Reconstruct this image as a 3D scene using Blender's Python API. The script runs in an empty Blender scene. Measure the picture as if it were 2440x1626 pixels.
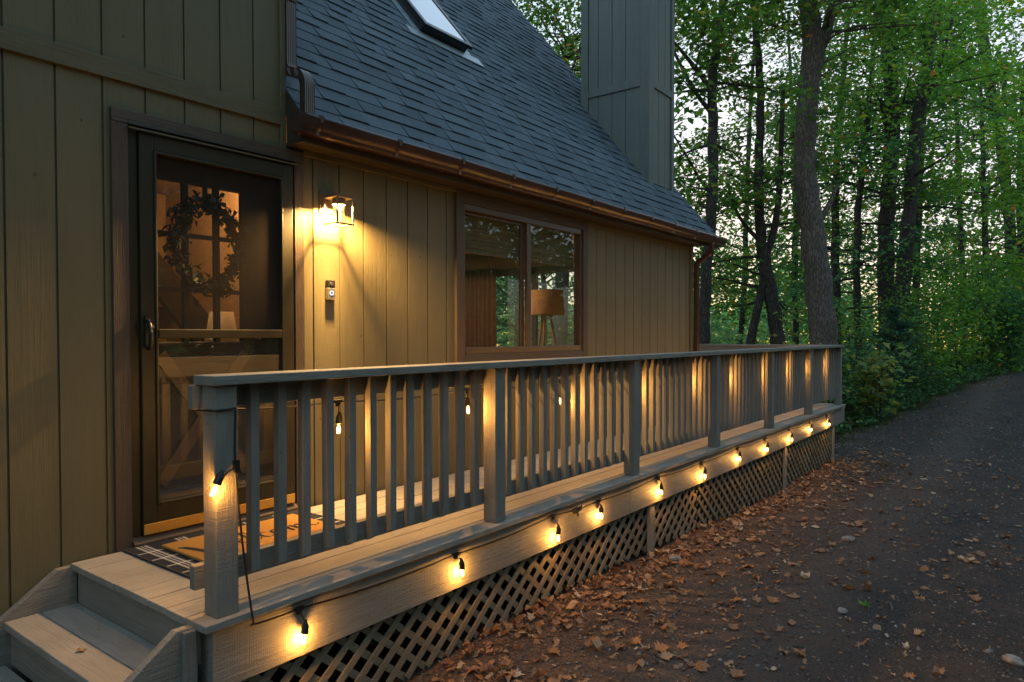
import bpy, bmesh, math, random
import numpy as np
from mathutils import Vector, Matrix
R = math.radians
rng = random.Random(7)
NR = np.random.default_rng(11)
S = bpy.context.scene
COL = S.collection

# ------------------------------------------------------------------ camera, sky, sun, exposure
# world frame: X runs along the cabin front, +Y goes into the cabin, z = 0 is the top of the porch boards
cam = bpy.data.cameras.new('camera')
cam.sensor_width = 36.0
cam.lens = 36.0 * 1670.56 / 2440.0
cam.shift_y = 19.05 / 2440.0
cam.clip_start = 0.05
cam.clip_end = 2000
co = bpy.data.objects.new('camera', cam)
COL.objects.link(co)
_r = Vector((0.60506294, -0.79617703, -0.00098941)); _u = Vector((0.01615543, 0.01103502, 0.9998086)); _f = Vector((0.79601372, 0.60496311, -0.01953946))
mw = Matrix((( _r.x, _u.x, -_f.x, 0), (_r.y, _u.y, -_f.y, 0), (_r.z, _u.z, -_f.z, 1.04), (0, 0, 0, 1)))
co.matrix_world = mw
S.camera = co

SUN_EL, SUN_ROT = 1.7, 72.0            # low evening sun beyond the wood (azimuth 18 deg from +X towards +Y)
SKY = 0.08
W = bpy.data.worlds.new('World'); S.world = W; W.use_nodes = True
nt = W.node_tree
bg = nt.nodes['Background']
sky = nt.nodes.new('ShaderNodeTexSky')
sky.sky_type = 'NISHITA'; sky.sun_disc = False
sky.sun_elevation = R(SUN_EL); sky.sun_rotation = R(SUN_ROT)
sky.air_density = 1.0; sky.dust_density = 1.1; sky.ozone_density = 3.5
gam = nt.nodes.new('ShaderNodeGamma'); gam.inputs[1].default_value = .15      # evens out the steep dusk falloff of the sky
nt.links.new(sky.outputs[0], gam.inputs[0]); hs = nt.nodes.new('ShaderNodeHueSaturation'); hs.inputs['Saturation'].default_value = 2.0
nt.links.new(gam.outputs[0], hs.inputs['Color']); nt.links.new(hs.outputs[0], bg.inputs[0])
bg.inputs[1].default_value = SKY
sun = bpy.data.lights.new('sun', 'SUN'); sun.energy = 0.06; sun.angle = R(12); sun.color = (1, .72, .5)
so = bpy.data.objects.new('sun', sun); COL.objects.link(so)
d = Vector((math.cos(R(18)) * math.cos(R(6)), math.sin(R(18)) * math.cos(R(6)), math.sin(R(6))))
so.rotation_euler = d.to_track_quat('Z', 'Y').to_euler(); so.location = (20, 10, 12)
S.view_settings.view_transform = 'Standard'
try: S.view_settings.look = 'None'
except Exception: pass
S.view_settings.gamma = 1.0
S.view_settings.exposure = 3.92
LAMP = 1.4                              # common factor on every electric lamp
S.render.engine = 'CYCLES'
S.cycles.use_denoising = True
S.cycles.max_bounces = 8; S.cycles.transparent_max_bounces = 16
S.cycles.sample_clamp_indirect = 4.0
S.cycles.caustics_reflective = False; S.cycles.caustics_refractive = False

# ------------------------------------------------------------------ node helpers and materials
class NT:
    def __init__(s, name):
        s.m = bpy.data.materials.new(name); s.m.use_nodes = True
        s.t = s.m.node_tree; s.p = s.t.nodes['Principled BSDF']; s.out = s.t.nodes['Material Output']
    def n(s, t, **k):
        x = s.t.nodes.new(t)
        for a, b in k.items(): setattr(x, a, b)
        return x
    def l(s, a, b): s.t.links.new(a, b)
    def val(s, sock, v):
        if hasattr(v, 'links') or hasattr(v, 'is_linked'): s.l(v, sock)
        else: sock.default_value = v
    def coords(s, kind='Object', scale=(1, 1, 1), rand=0.0):
        tc = s.n('ShaderNodeTexCoord'); mp = s.n('ShaderNodeMapping')
        s.l(tc.outputs[kind], mp.inputs[0]); mp.inputs['Scale'].default_value = scale
        if rand:
            oi = s.n('ShaderNodeObjectInfo'); ml = s.n('ShaderNodeMath', operation='MULTIPLY'); ml.inputs[1].default_value = rand
            s.l(oi.outputs['Random'], ml.inputs[0]); cb = s.n('ShaderNodeCombineXYZ')
            for i in range(3): s.l(ml.outputs[0], cb.inputs[i])
            s.l(cb.outputs[0], mp.inputs['Location'])
        return mp.outputs[0]
    def noise(s, vec, scale=5, detail=4, rough=.55, dist=0.0):
        x = s.n('ShaderNodeTexNoise'); s.l(vec, x.inputs['Vector'])
        x.inputs['Scale'].default_value = scale; x.inputs['Detail'].default_value = detail
        x.inputs['Roughness'].default_value = rough; x.inputs['Distortion'].default_value = dist
        return x.outputs['Fac']
    def voro(s, vec, scale=5, feature='F1'):
        x = s.n('ShaderNodeTexVoronoi', feature=feature); s.l(vec, x.inputs['Vector']); x.inputs['Scale'].default_value = scale
        return x
    def ramp(s, fac, stops, interp='LINEAR'):
        x = s.n('ShaderNodeValToRGB'); s.l(fac, x.inputs[0]); x.color_ramp.interpolation = interp
        e = x.color_ramp.elements
        while len(e) > 1: e.remove(e[0])
        for i, (p, c) in enumerate(stops):
            if i == 0: el = e[0]; el.position = p
            else: el = e.new(p)
            el.color = tuple(c) + (1,) if len(c) == 3 else c
        return x.outputs[0]
    def mix(s, fac, a, b, mode='MIX'):
        x = s.n('ShaderNodeMix', data_type='RGBA', blend_type=mode)
        s.val(x.inputs[0], fac)
        for sock, v in ((x.inputs[6], a), (x.inputs[7], b)):
            if isinstance(v, (tuple, list)): sock.default_value = tuple(v) + (1,) if len(v) == 3 else v
            else: s.l(v, sock)
        return x.outputs[2]
    def math(s, op, a, b=0.0, c=None):
        x = s.n('ShaderNodeMath', operation=op); s.val(x.inputs[0], a); s.val(x.inputs[1], b)
        if c is not None: s.val(x.inputs[2], c)
        return x.outputs[0]
    def bump(s, h, strength=.3, dist=.01, normal=None):
        x = s.n('ShaderNodeBump'); s.l(h, x.inputs['Height']); x.inputs['Strength'].default_value = strength; x.inputs['Distance'].default_value = dist
        if normal is not None: s.l(normal, x.inputs['Normal'])
        return x.outputs[0]
    def base(s, c, rough=.6, metal=0.0, spec=None):
        if isinstance(c, (tuple, list)): s.p.inputs['Base Color'].default_value = tuple(c) + (1,)
        else: s.l(c, s.p.inputs['Base Color'])
        s.val(s.p.inputs['Roughness'], rough); s.p.inputs['Metallic'].default_value = metal
        if spec is not None: s.p.inputs['Specular IOR Level'].default_value = spec
    def normal(s, n): s.l(n, s.p.inputs['Normal'])

def sc(c, k): return tuple(min(1, v * k) for v in c)

def paint_wood(name, c, axis='x', rough=.6, bumps=.35, var=.18, saw=True, knots=True):
    m = NT(name)
    along = {'x': (1.2, 26, 26), 'z': (26, 26, 1.2), 'y': (26, 1.2, 26)}[axis]
    v = m.coords('Object', along, 9.0); g = m.noise(v, 3.0, 6, .62, 1.4)
    vb = m.coords('Object', (1, 1, 1), 9.0); blot = m.noise(vb, 2.3, 5, .6); fine = m.noise(vb, 160, 2)
    col = m.ramp(blot, [(.25, sc(c, 1 - var * 1.5)), (.55, c), (.8, sc(c, 1 + var))])
    col = m.mix(m.math('MULTIPLY', m.math('SUBTRACT', g, .34), 1.35), col, sc(c, .55))
    oi = m.n('ShaderNodeObjectInfo')
    col = m.mix(m.math('MULTIPLY', oi.outputs['Random'], .22), col, sc(c, .7))
    h = m.math('ADD', m.math('MULTIPLY', g, 1.0), m.math('MULTIPLY', fine, .25))
    if saw:
        sawv = {'x': (240, 3, 3), 'z': (3, 3, 240), 'y': (3, 240, 3)}[axis]
        sv = m.noise(m.coords('Object', sawv, 9.0), 1.0, 2)
        h = m.math('ADD', h, m.math('MULTIPLY', sv, .35))
    if knots:
        kv = m.voro(m.coords('Object', {'x': (2.2, 7, 7), 'z': (7, 7, 2.2), 'y': (7, 2.2, 7)}[axis], 5.0), 1.0).outputs['Distance']
        kn = m.ramp(kv, [(.0, (1, 1, 1)), (.05, (.7, .7, .7)), (.09, (0, 0, 0))])
        col = m.mix(m.math('MULTIPLY', kn, .6), col, sc(c, .35))
    spk = m.voro(m.coords('Object', (1, 1, 1), 7.0), 13.0).outputs['Distance']
    col = m.mix(m.ramp(spk, [(.045, (.75, .75, .75)), (.075, (0, 0, 0))]), col, sc(c, .22))
    wear = m.ramp(m.noise(m.coords('Object', {'x': (2, 9, 9), 'z': (9, 9, 2), 'y': (9, 2, 9)}[axis], 3.0), 1.6, 6, .7), [(.50, (0, 0, 0)), (.70, (.65, .65, .65))])
    col = m.mix(wear, col, sc(c, .6))
    m.base(col, m.math('ADD', rough - .08, m.math('MULTIPLY', blot, .2)), spec=.35)
    m.normal(m.bump(h, min(1.0, bumps * 1.7), .008))
    return m.m

def siding_mat(name, c):
    m = NT(name)
    grain = m.noise(m.coords('Object', (55, 55, 2.2)), 1.0, 6, .65, 2.0)
    saw = m.noise(m.coords('Object', (4, 4, 210)), 1.0, 3, .6)
    big = m.noise(m.coords('Object', (1, 1, .5)), 1.6, 5, .6)
    board = m.noise(m.coords('Object', (5.02, .2, .1)), 1.0, 0)
    col = m.ramp(big, [(.3, sc(c, .84)), (.6, c), (.8, sc(c, 1.12))])
    col = m.mix(m.math('MULTIPLY', m.math('SUBTRACT', grain, .4), .7), col, sc(c, .6))
    col = m.mix(m.math('MULTIPLY', board, .25), col, sc(c, .82))
    strk = m.ramp(m.noise(m.coords('Object', (9, 9, .5)), 1.0, 5, .65), [(.5, (0, 0, 0)), (.75, (.45, .45, .45))])
    col = m.mix(strk, col, sc(c, .62))
    spk = m.voro(m.coords('Object', (1, 1, .6)), 7.0).outputs['Distance']
    col = m.mix(m.ramp(spk, [(.03, (.7, .7, .7)), (.05, (0, 0, 0))]), col, sc(c, .25))
    h = m.math('ADD', grain, m.math('MULTIPLY', saw, .22))
    m.base(col, .62, spec=.35)
    m.normal(m.bump(h, .5, .006))
    return m.m

def plain(name, c, rough=.5, metal=0.0, var=.12, scale=30, bumps=.05, spec=None):
    m = NT(name)
    v = m.coords('Object'); f = m.noise(v, scale, 4)
    m.base(m.ramp(f, [(.3, sc(c, 1 - var)), (.7, sc(c, 1 + var))]), m.math('ADD', rough - .06, m.math('MULTIPLY', f, .12)), metal, spec)
    m.normal(m.bump(f, bumps, .004))
    return m.m

def thin_glass(name, tint=(1, 1, 1), rough=0.0, dirt=0.0, ior=1.5, boost=0.0):
    m = NT(name); t = m.t
    tr = m.n('ShaderNodeBsdfTransparent'); tr.inputs[0].default_value = tuple(tint) + (1,)
    gl = m.n('ShaderNodeBsdfGlossy'); gl.inputs['Roughness'].default_value = rough
    fr = m.n('ShaderNodeFresnel'); fr.inputs[0].default_value = ior
    ge = m.n('ShaderNodeNewGeometry'); mx = m.n('ShaderNodeMixShader')      # both faces of a pane count once: the reflection sits on the outer face
    m.l(m.math('MULTIPLY', m.math('ADD', m.math('MULTIPLY', fr.outputs[0], 1.3), boost), m.math('SUBTRACT', 1.0, ge.outputs['Backfacing'])), mx.inputs[0])
    m.l(tr.outputs[0], mx.inputs[1]); m.l(gl.outputs[0], mx.inputs[2])
    last = mx.outputs[0]
    if dirt:
        df = m.n('ShaderNodeBsdfDiffuse'); df.inputs[0].default_value = (.4, .38, .34, 1)
        m2 = m.n('ShaderNodeMixShader')
        f = m.noise(m.coords('Object'), 7, 6); m.l(m.math('MULTIPLY', f, dirt), m2.inputs[0])
        m.l(last, m2.inputs[1]); m.l(df.outputs[0], m2.inputs[2]); last = m2.outputs[0]
    m.l(last, m.out.inputs[0])
    return m.m

def emit(name, c, s):
    m = NT(name)
    m.base((0, 0, 0), .5); m.p.inputs['Emission Color'].default_value = tuple(c) + (1,); m.p.inputs['Emission Strength'].default_value = s
    return m.m

def leaf_mat(name, stops, trans=.45, rough=.5):
    m = NT(name)
    g = m.n('ShaderNodeNewGeometry')
    col = m.ramp(g.outputs['Random Per Island'], stops)
    df = m.n('ShaderNodeBsdfDiffuse'); tl = m.n('ShaderNodeBsdfTranslucent'); gl = m.n('ShaderNodeBsdfGlossy'); gl.inputs['Roughness'].default_value = rough
    m.l(col, df.inputs[0]); m.l(m.mix(1.0, col, (1.25, 1.2, .7), 'MULTIPLY'), tl.inputs[0])
    a = m.n('ShaderNodeMixShader'); a.inputs[0].default_value = trans; m.l(df.outputs[0], a.inputs[1]); m.l(tl.outputs[0], a.inputs[2])
    b = m.n('ShaderNodeMixShader'); b.inputs[0].default_value = .035; m.l(a.outputs[0], b.inputs[1]); m.l(gl.outputs[0], b.inputs[2])
    m.l(b.outputs[0], m.out.inputs[0])
    return m.m

def bark_mat(name, c):
    m = NT(name)
    v = m.coords('Object', (1, 1, .22), 3.0)
    n1 = m.noise(v, 14, 6, .65, .6); vo = m.voro(v, 26, 'DISTANCE_TO_EDGE').outputs['Distance']; n2 = m.noise(m.coords('Object', (1, 1, .6)), 1.7, 4)
    crack = m.ramp(vo, [(0, (0, 0, 0)), (.22, (1, 1, 1))])
    col = m.ramp(n1, [(.3, sc(c, .55)), (.6, c), (.8, sc(c, 1.5))])
    col = m.mix(crack, sc(c, .4), col)
    col = m.mix(m.ramp(n2, [(.55, (0, 0, 0)), (.75, (.3, .3, .3))]), col, (.06, .075, .05))
    m.base(col, .9, spec=.1)
    m.normal(m.bump(m.math('ADD', m.math('MULTIPLY', crack, .6), n1), .9, .03))
    return m.m

def shingle_mat():
    m = NT('asphalt_shingle')
    g = m.n('ShaderNodeNewGeometry')
    gran = m.noise(m.coords('Object'), 420, 2, .7); big = m.noise(m.coords('Object'), 1.3, 4)
    col = m.ramp(g.outputs['Random Per Island'], [(0, (.050, .066, .082)), (.5, (.074, .094, .114)), (1, (.104, .128, .150))])
    col = m.mix(m.math('MULTIPLY', m.math('SUBTRACT', gran, .3), 1.0), col, (.185, .22, .25))
    col = m.mix(m.math('MULTIPLY', big, .35), col, (.055, .066, .078))
    m.base(col, .85, spec=.3)
    m.normal(m.bump(gran, .5, .003))
    return m.m

OLIVE = (.150, .126, .066)
M = {}
M['siding'] = siding_mat('olive_siding', OLIVE)
M['chim'] = siding_mat('grey_olive_siding', (.175, .185, .160))
M['trim'] = paint_wood('olive_trim', sc(OLIVE, .95), 'x', .6, .3, .12, False, False)
M['trimz'] = paint_wood('olive_corner_trim', sc(OLIVE, .9), 'z', .6, .3, .12, False, False)
M['chimtrim'] = paint_wood('chimney_trim', (.18, .19, .165), 'z', .6, .3, .1, False, False)
M['brown'] = paint_wood('brown_casing', (.085, .060, .042), 'z', .55, .45, .16, False, True)
M['brownx'] = paint_wood('brown_casing_flat', (.085, .060, .042), 'x', .55, .45, .16, False, True)
M['eave'] = paint_wood('brown_eave_board', (.062, .046, .033), 'x', .5, .2, .12, False, False)
M['gutter'] = plain('brown_aluminium', (.060, .029, .020), .30, 0, .1, 6, .03, .6)
M['winframe'] = plain('brown_window_frame', (.085, .052, .034), .35, 0, .08, 9, .02)
M['door'] = plain('bronze_door_metal', (.026, .021, .010), .45, 0, .08, 12, .02, .35)
M['dark'] = plain('dark_wood', (.022, .017, .012), .5)
M['sweep'] = plain('brass_kick_plate', (.55, .33, .07), .3, .55, .06, 20, .02)
M['black'] = plain('black_metal', (.012, .012, .012), .35, 0, .1, 30, .02, .5)
M['chrome'] = plain('satin_nickel', (.5, .47, .43), .3, .9, .05, 60, .02)
M['bronze'] = plain('lantern_bronze', (.13, .095, .07), .38, .3, .1, 40, .03, .5)
M['rubber'] = plain('black_cord_rubber', (.014, .013, .012), .5, 0, .1, 60, .02)
M['porch'] = paint_wood('taupe_porch_paint', (.285, .255, .215), 'x', .6, .5, .14)
M['porchz'] = paint_wood('taupe_post_paint', (.280, .252, .216), 'z', .6, .5, .14)
M['porchy'] = paint_wood('taupe_end_paint', (.28, .25, .212), 'y', .6, .5, .14)
M['deck'] = paint_wood('taupe_deck_paint', (.37, .325, .275), 'x', .55, .35, .16, False)
M['lattice'] = paint_wood('weathered_lattice', (.27, .22, .155), 'x', .8, .7, .3, False)
M['shingle'] = shingle_mat()
M['glass'] = thin_glass('window_glass', (.93, .95, .93), 0, .03, 1.5, .02)
M['skyglass'] = thin_glass('skylight_glass', (.10, .11, .12), 0, 0, 1.5, .45)
M['bulbglass'] = thin_glass('bulb_glass', (.97, .93, .85), .02, 0, 1.4, .03)
M['seeded'] = thin_glass('seeded_glass', (1, .98, .94), .04, .002, 1.28)
M['filament'] = emit('glowing_filament', (1, .52, .14), 3)
M['led'] = emit('lantern_lamp', (1, .72, .36), .6)
M['ring'] = emit('doorbell_ring', (.75, .85, 1), .13)
M['bark'] = bark_mat('grey_brown_bark', (.27, .215, .185))
M['bark2'] = bark_mat('dark_bark', (.13, .11, .097))
M['flash'] = plain('grey_flashing', (.42, .45, .47), .4, .3)
M['wallint'] = plain('tan_plaster', (.42, .30, .19), .8)
M['woodint'] = plain('brown_plank', (.13, .075, .045), .5)
M['curtain'] = plain('rust_curtain', (.20, .13, .10), .9, 0, .15, 60)
M['shadecl'] = plain('linen_lampshade', (.48, .33, .20), .8)
M['white'] = plain('white_paper', (.7, .66, .6), .6)
M['cap'] = plain('plug_plastic', (.02, .02, .025), .35)
G = [(0, (0.071, 0.170, 0.048)), (.35, (0.122, 0.267, 0.068)), (.7, (0.181, 0.363, 0.077)), (.93, (0.267, 0.412, 0.071)), (.97, (0.531, 0.483, 0.071)), (1, (0.600, 0.170, 0.048))]
M['leafA'] = leaf_mat('broadleaf_green', G)
M['leafB'] = leaf_mat('blue_green_leaf', [(0, (0.055, 0.164, 0.087)), (.5, (0.097, 0.246, 0.122)), (.9, (0.164, 0.355, 0.137)), (1, (0.355, 0.437, 0.109))])
M['leafC'] = leaf_mat('fresh_green_leaf', [(0, (0.105, 0.255, 0.042)), (.5, (0.175, 0.396, 0.058)), (.9, (0.279, 0.488, 0.069)), (1, (0.465, 0.513, 0.094))], .5)
M['leafY'] = leaf_mat('yellow_leaf', [(0, (.13, .25, .07)), (.6, (.26, .33, .08)), (1, (.46, .38, .09))], .5)
M['leafP'] = leaf_mat('haze_pale_leaf', [(0, (0.157, 0.360, 0.203)), (.5, (0.247, 0.496, 0.270)), (.9, (0.360, 0.600, 0.293)), (1, (0.563, 0.600, 0.226))], .5)  # haze of distance put into the leaf colour as a paler green
M['ivy'] = leaf_mat('ground_ivy_leaf', [(0, (.045, .11, .045)), (.6, (.085, .19, .07)), (1, (.14, .24, .07))], .35)
M['needle'] = leaf_mat('pine_needle', [(0, (0.024, 0.072, 0.048)), (.6, (0.040, 0.120, 0.072)), (1, (0.080, 0.176, 0.080))], .25)
M['wreath'] = leaf_mat('wreath_leaf', [(0, (.015, .022, .012)), (1, (.03, .042, .02))], .2)
M['litterA'] = leaf_mat('dry_tan_leaf', [(0, (.17, .075, .035)), (.5, (.30, .15, .075)), (.85, (.42, .25, .14)), (1, (.55, .43, .31))], .15)
M['litterO'] = leaf_mat('orange_dry_leaf', [(0, (.25, .10, .045)), (1, (.42, .20, .075))], .2)

# ------------------------------------------------------------------ mesh helpers
class MB:
    def __init__(s): s.v = []; s.f = []
    def add(s, vs, fs):
        o = len(s.v); s.v += [tuple(p) for p in vs]; s.f += [tuple(i + o for i in q) for q in fs]; return s
    def quad(s, a, b, c, d): return s.add([a, b, c, d], [(0, 1, 2, 3)])
    def box(s, x0, x1, y0, y1, z0, z1):
        v = [(x0, y0, z0), (x1, y0, z0), (x1, y1, z0), (x0, y1, z0), (x0, y0, z1), (x1, y0, z1), (x1, y1, z1), (x0, y1, z1)]
        return s.add(v, [(0, 3, 2, 1), (4, 5, 6, 7), (0, 1, 5, 4), (1, 2, 6, 5), (2, 3, 7, 6), (3, 0, 4, 7)])
    def prism(s, poly, ax, a, b):
        """poly = list of 2-D points, extruded along axis ax from a to b"""
        def P(p, t): return {'x': (t, p[0], p[1]), 'y': (p[0], t, p[1]), 'z': (p[0], p[1], t)}[ax]
        n = len(poly)
        vs = [P(p, a) for p in poly] + [P(p, b) for p in poly]
        fs = [tuple(range(n)), tuple(range(2 * n - 1, n - 1, -1))] + [(i, i + n, (i + 1) % n + n, (i + 1) % n) for i in range(n)]
        return s.add(vs, fs)
    def tube(s, pts, rad, n=8, cap=True):
        pts = [Vector(p) for p in pts]
        rs = rad if isinstance(rad, (list, tuple)) else [rad] * len(pts)
        rings = []; nrm = None
        for i, p in enumerate(pts):
            t = (pts[min(i + 1, len(pts) - 1)] - pts[max(i - 1, 0)]).normalized()
            if nrm is None:
                nrm = t.orthogonal().normalized()
            else:
                nrm = (nrm - t * nrm.dot(t)); nrm = nrm.normalized() if nrm.length > 1e-6 else t.orthogonal().normalized()
            b = t.cross(nrm)
            rings.append([p + (nrm * math.cos(2 * math.pi * k / n) + b * math.sin(2 * math.pi * k / n)) * rs[i] for k in range(n)])
        vs = [q for r in rings for q in r]; fs = []
        for i in range(len(pts) - 1):
            for k in range(n):
                fs.append((i * n + k, i * n + (k + 1) % n, (i + 1) * n + (k + 1) % n, (i + 1) * n + k))
        if cap: fs += [tuple(range(n - 1, -1, -1)), tuple((len(pts) - 1) * n + k for k in range(n))]
        return s.add(vs, fs)
    def lathe(s, prof, c=(0, 0, 0), n=16, axis=None):
        """prof = [(r, h)], around z (or axis)"""
        ax = Vector(axis or (0, 0, 1)).normalized(); e = ax.orthogonal().normalized(); g = ax.cross(e); c = Vector(c)
        vs = [c + ax * h + (e * math.cos(2 * math.pi * k / n) + g * math.sin(2 * math.pi * k / n)) * r for r, h in prof for k in range(n)]
        fs = []
        for i in range(len(prof) - 1):
            for k in range(n): fs.append((i * n + k, i * n + (k + 1) % n, (i + 1) * n + (k + 1) % n, (i + 1) * n + k))
        return s.add(vs, fs)
    def mesh(s, name, smooth=False):
        me = bpy.data.meshes.new(name); me.from_pydata(s.v, [], s.f)
        bm = bmesh.new(); bm.from_mesh(me); bmesh.ops.recalc_face_normals(bm, faces=bm.faces); bm.to_mesh(me); bm.free()
        if smooth: me.polygons.foreach_set('use_smooth', [True] * len(me.polygons))
        return me

def tag(o, label=None, cat=None, group=None, kind=None):
    if label: o['label'] = label
    if cat: o['category'] = cat
    if group: o['group'] = group
    if kind: o['kind'] = kind
    return o
def thing(name, label, cat, loc, group=None):
    o = bpy.data.objects.new(name, None); COL.objects.link(o); o.location = loc; o.empty_display_size = .1
    return tag(o, label, cat, group)
def wloc(o):
    p = Vector(o.location)
    while o.parent: o = o.parent; p += o.location
    return p
def put(name, me, mat, parent=None, loc=(0, 0, 0), bevel=0, world=True):
    """link mesh me; its vertices are about loc, a world position"""
    if isinstance(me, MB): me = me.mesh(name)
    o = bpy.data.objects.new(name, me); COL.objects.link(o)
    if mat is not None and not me.materials: me.materials.append(mat)
    l = Vector(loc)
    if parent is not None: o.parent = parent; l = l - wloc(parent)
    o.location = l
    if bevel:
        b = o.modifiers.new('bevel', 'BEVEL'); b.width = bevel; b.segments = 2; b.limit_method = 'ANGLE'; b.angle_limit = R(40)
    return o
def struct(name, me, mat):
    o = put(name, me, mat); o['kind'] = 'structure'; return o
def spline(pts, n=6):
    """Catmull-Rom through pts"""
    P = [np.array(p, float) for p in pts]; P = [2 * P[0] - P[1]] + P + [2 * P[-1] - P[-2]]; out = []
    for i in range(1, len(P) - 2):
        a, b, c, e = P[i - 1:i + 3]
        for k in range(n):
            t = k / n
            out.append(.5 * ((2 * b) + (c - a) * t + (2 * a - 5 * b + 4 * c - e) * t * t + (3 * b - a - 3 * c + e) * t ** 3))
    out.append(P[-2]); return [tuple(p) for p in out]
def smooth(a, b, x):
    t = min(1, max(0, (x - a) / (b - a))); return t * t * (3 - 2 * t)

# ------------------------------------------------------------------ cabin
YW = 3.56
GR0, GRS = 1.086, .1993
cabin = thing('cabin', 'olive green timber cabin with steep grey shingle roof, brown gutter and tall boxed chimney', 'house', (5, YW, -.6))
def grooved(mb, x0, x1, zr, openings, y, grooves, gw=.010, gd=.010):
    """vertical boards in the plane y facing -y; zr(x) -> (z0, z1); openings = (x0,x1,z0,z1)"""
    xs = {x0, x1}
    for g in grooves:
        if x0 < g - gw / 2 and g + gw / 2 < x1: xs |= {g - gw / 2, g + gw / 2}
    for o in openings: xs |= {o[0], o[1]}
    xs = sorted(xs); prev = None; pzs = None
    for a, b in zip(xs[:-1], xs[1:]):
        if b - a < 1e-6: continue
        mid = (a + b) / 2
        yy = y + (gd if any(abs(mid - g) < gw / 2 for g in grooves) else 0)
        z0, z1 = zr(mid); zs = [(z0, z1)]
        for o in openings:
            if o[0] < mid < o[1]:
                zs = [q for s0, s1 in zs for q in ((s0, min(s1, o[2])), (max(s0, o[3]), s1)) if q[1] > q[0] + 1e-6]
        for s0, s1 in zs: mb.quad((a, yy, s0), (b, yy, s0), (b, yy, s1), (a, yy, s1))
        if prev is not None and abs(prev - yy) > 1e-6:
            for s0, s1 in zs: mb.quad((a, prev, s0), (a, yy, s0), (a, yy, s1), (a, prev, s1))
        prev = yy
grooves = [GR0 + GRS * i for i in range(-14, 38)]
DOOR = (1.592, 2.535, -.03, 2.064); WIN = (4.057, 5.790, .894, 2.052)
mb = MB()
grooved(mb, -2.0, 8.45, lambda x: (-.9, 5.6 if x < 2.447 else 2.16), [DOOR, WIN, (2.447, 2.4471, 0, .1)], YW, grooves)
put('front_wall', mb, M['siding'], cabin)
mb = MB()   # end walls and the side of the taller block
put('side_wall', MB().box(2.40, 2.446, YW + .012, 9.5, 2.2, 5.6), M['siding'], cabin)
put('side_wall', MB().box(-2.0, -1.95, YW + .012, 10, -.9, 5.6), M['siding'], cabin)
put('band_board', MB().box(-2.0, 2.4465, YW - .019, YW - .0005, 2.262, 2.357), M['trim'], cabin, bevel=.003)
put('corner_board', MB().box(2.4475, 2.486, YW - .014, YW + .05, 2.12, 5.6), M['trimz'], cabin, bevel=.003)
put('corner_board', MB().box(8.372, 8.448, YW - .016, YW - .0005, -.6, 2.151), M['trimz'], cabin, bevel=.003)

# door casing
dc = put('door_casing', MB().box(1.515, 2.601, YW - .023, YW + .06, 2.0645, 2.131), M['brownx'], cabin, bevel=.003)
for a, b in ((1.515, 1.5915), (2.5355, 2.601)): put('side_casing', MB().box(a, b, YW - .021, YW + .06, -.001, 2.064), M['brown'], dc, bevel=.003)
put('drip_cap', MB().prism([(YW - .050, 2.040), (YW - .050, 2.046), (YW - .022, 2.052), (YW - .022, 2.046)], 'x', 1.585, 2.540), M['trim'], dc)
put('threshold', MB().prism([(YW - .040, .001), (YW - .040, .018), (YW - .008, .048), (YW + .16, .050), (YW + .16, .001)], 'x', 1.592, 2.535), M['brownx'], dc, bevel=.002)

# storm door
sd = put('storm_door', MB().box(1.592, 1.636, YW - .012, YW + .03, .05, 2.062).box(2.522, 2.535, YW - .012, YW + .03, .05, 2.062).box(1.636, 2.522, YW - .012, YW + .03, 2.040, 2.062), M['door'], cabin, bevel=.003)
put('door_frame', MB().box(1.640, 1.708, YW - .028, YW + .002, .052, 2.036).box(2.450, 2.518, YW - .028, YW + .002, .052, 2.036)
    .box(1.708, 2.450, YW - .027, YW + .002, 1.958, 2.036).box(1.708, 2.450, YW - .027, YW + .002, .106, .19), M['door'], sd, bevel=.004)
put('glazing_bead', MB().box(1.708, 1.722, YW - .034, YW - .004, .19, 1.958).box(2.436, 2.450, YW - .034, YW - .004, .19, 1.958)
    .box(1.722, 2.436, YW - .034, YW - .004, 1.944, 1.958).box(1.722, 2.436, YW - .034, YW - .004, .19, .206), M['door'], sd, bevel=.005)
put('push_bar', MB().box(1.722, 2.436, YW - .036, YW - .008, 1.026, 1.073), M['door'], sd, bevel=.004)
put('kick_plate', MB().box(1.642, 2.516, YW - .031, YW - .004, .052, .105), M['sweep'], sd, bevel=.002)
put('lower_pane', MB().box(1.722, 2.436, YW - .012, YW - .009, .206, 1.026), thin_glass('storm_glass', (.86, .86, .82), 0, .05, 1.5, .10), sd)
# insect screen
m = NT('insect_screen')
tr = m.n('ShaderNodeBsdfTransparent'); df = m.n('ShaderNodeBsdfDiffuse'); df.inputs[0].default_value = (.060, .052, .045, 1)
wv = m.noise(m.coords('Object', (900, 1, 40)), 1, 2); wh = m.noise(m.coords('Object', (40, 1, 900)), 1, 2)
mx = m.n('ShaderNodeMixShader')
m.l(m.math('ADD', .16, m.math('MULTIPLY', m.math('ADD', wv, wh), .15)), mx.inputs[0]); m.l(tr.outputs[0], mx.inputs[1]); m.l(df.outputs[0], mx.inputs[2]); m.l(mx.outputs[0], m.out.inputs[0])
put('screen', MB().quad((1.722, YW - .011, 1.073), (2.436, YW - .011, 1.073), (2.436, YW - .011, 1.944), (1.722, YW - .011, 1.944)), m.m, sd)
mb = MB().box(1.655, 1.685, YW - .040, YW - .028, .985, 1.135)
mb.tube(spline([(1.668, YW - .04, 1.115), (1.662, YW - .075, 1.09), (1.660, YW - .085, 1.04), (1.663, YW - .072, .995), (1.670, YW - .04, .975)]), [.008] * 10 + [.010] * 15, 8)
mb.lathe([(0, .012), (.012, .012), (.012, 0)], (1.680, YW - .040, 1.085), 12, (0, -1, 0))
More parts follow.
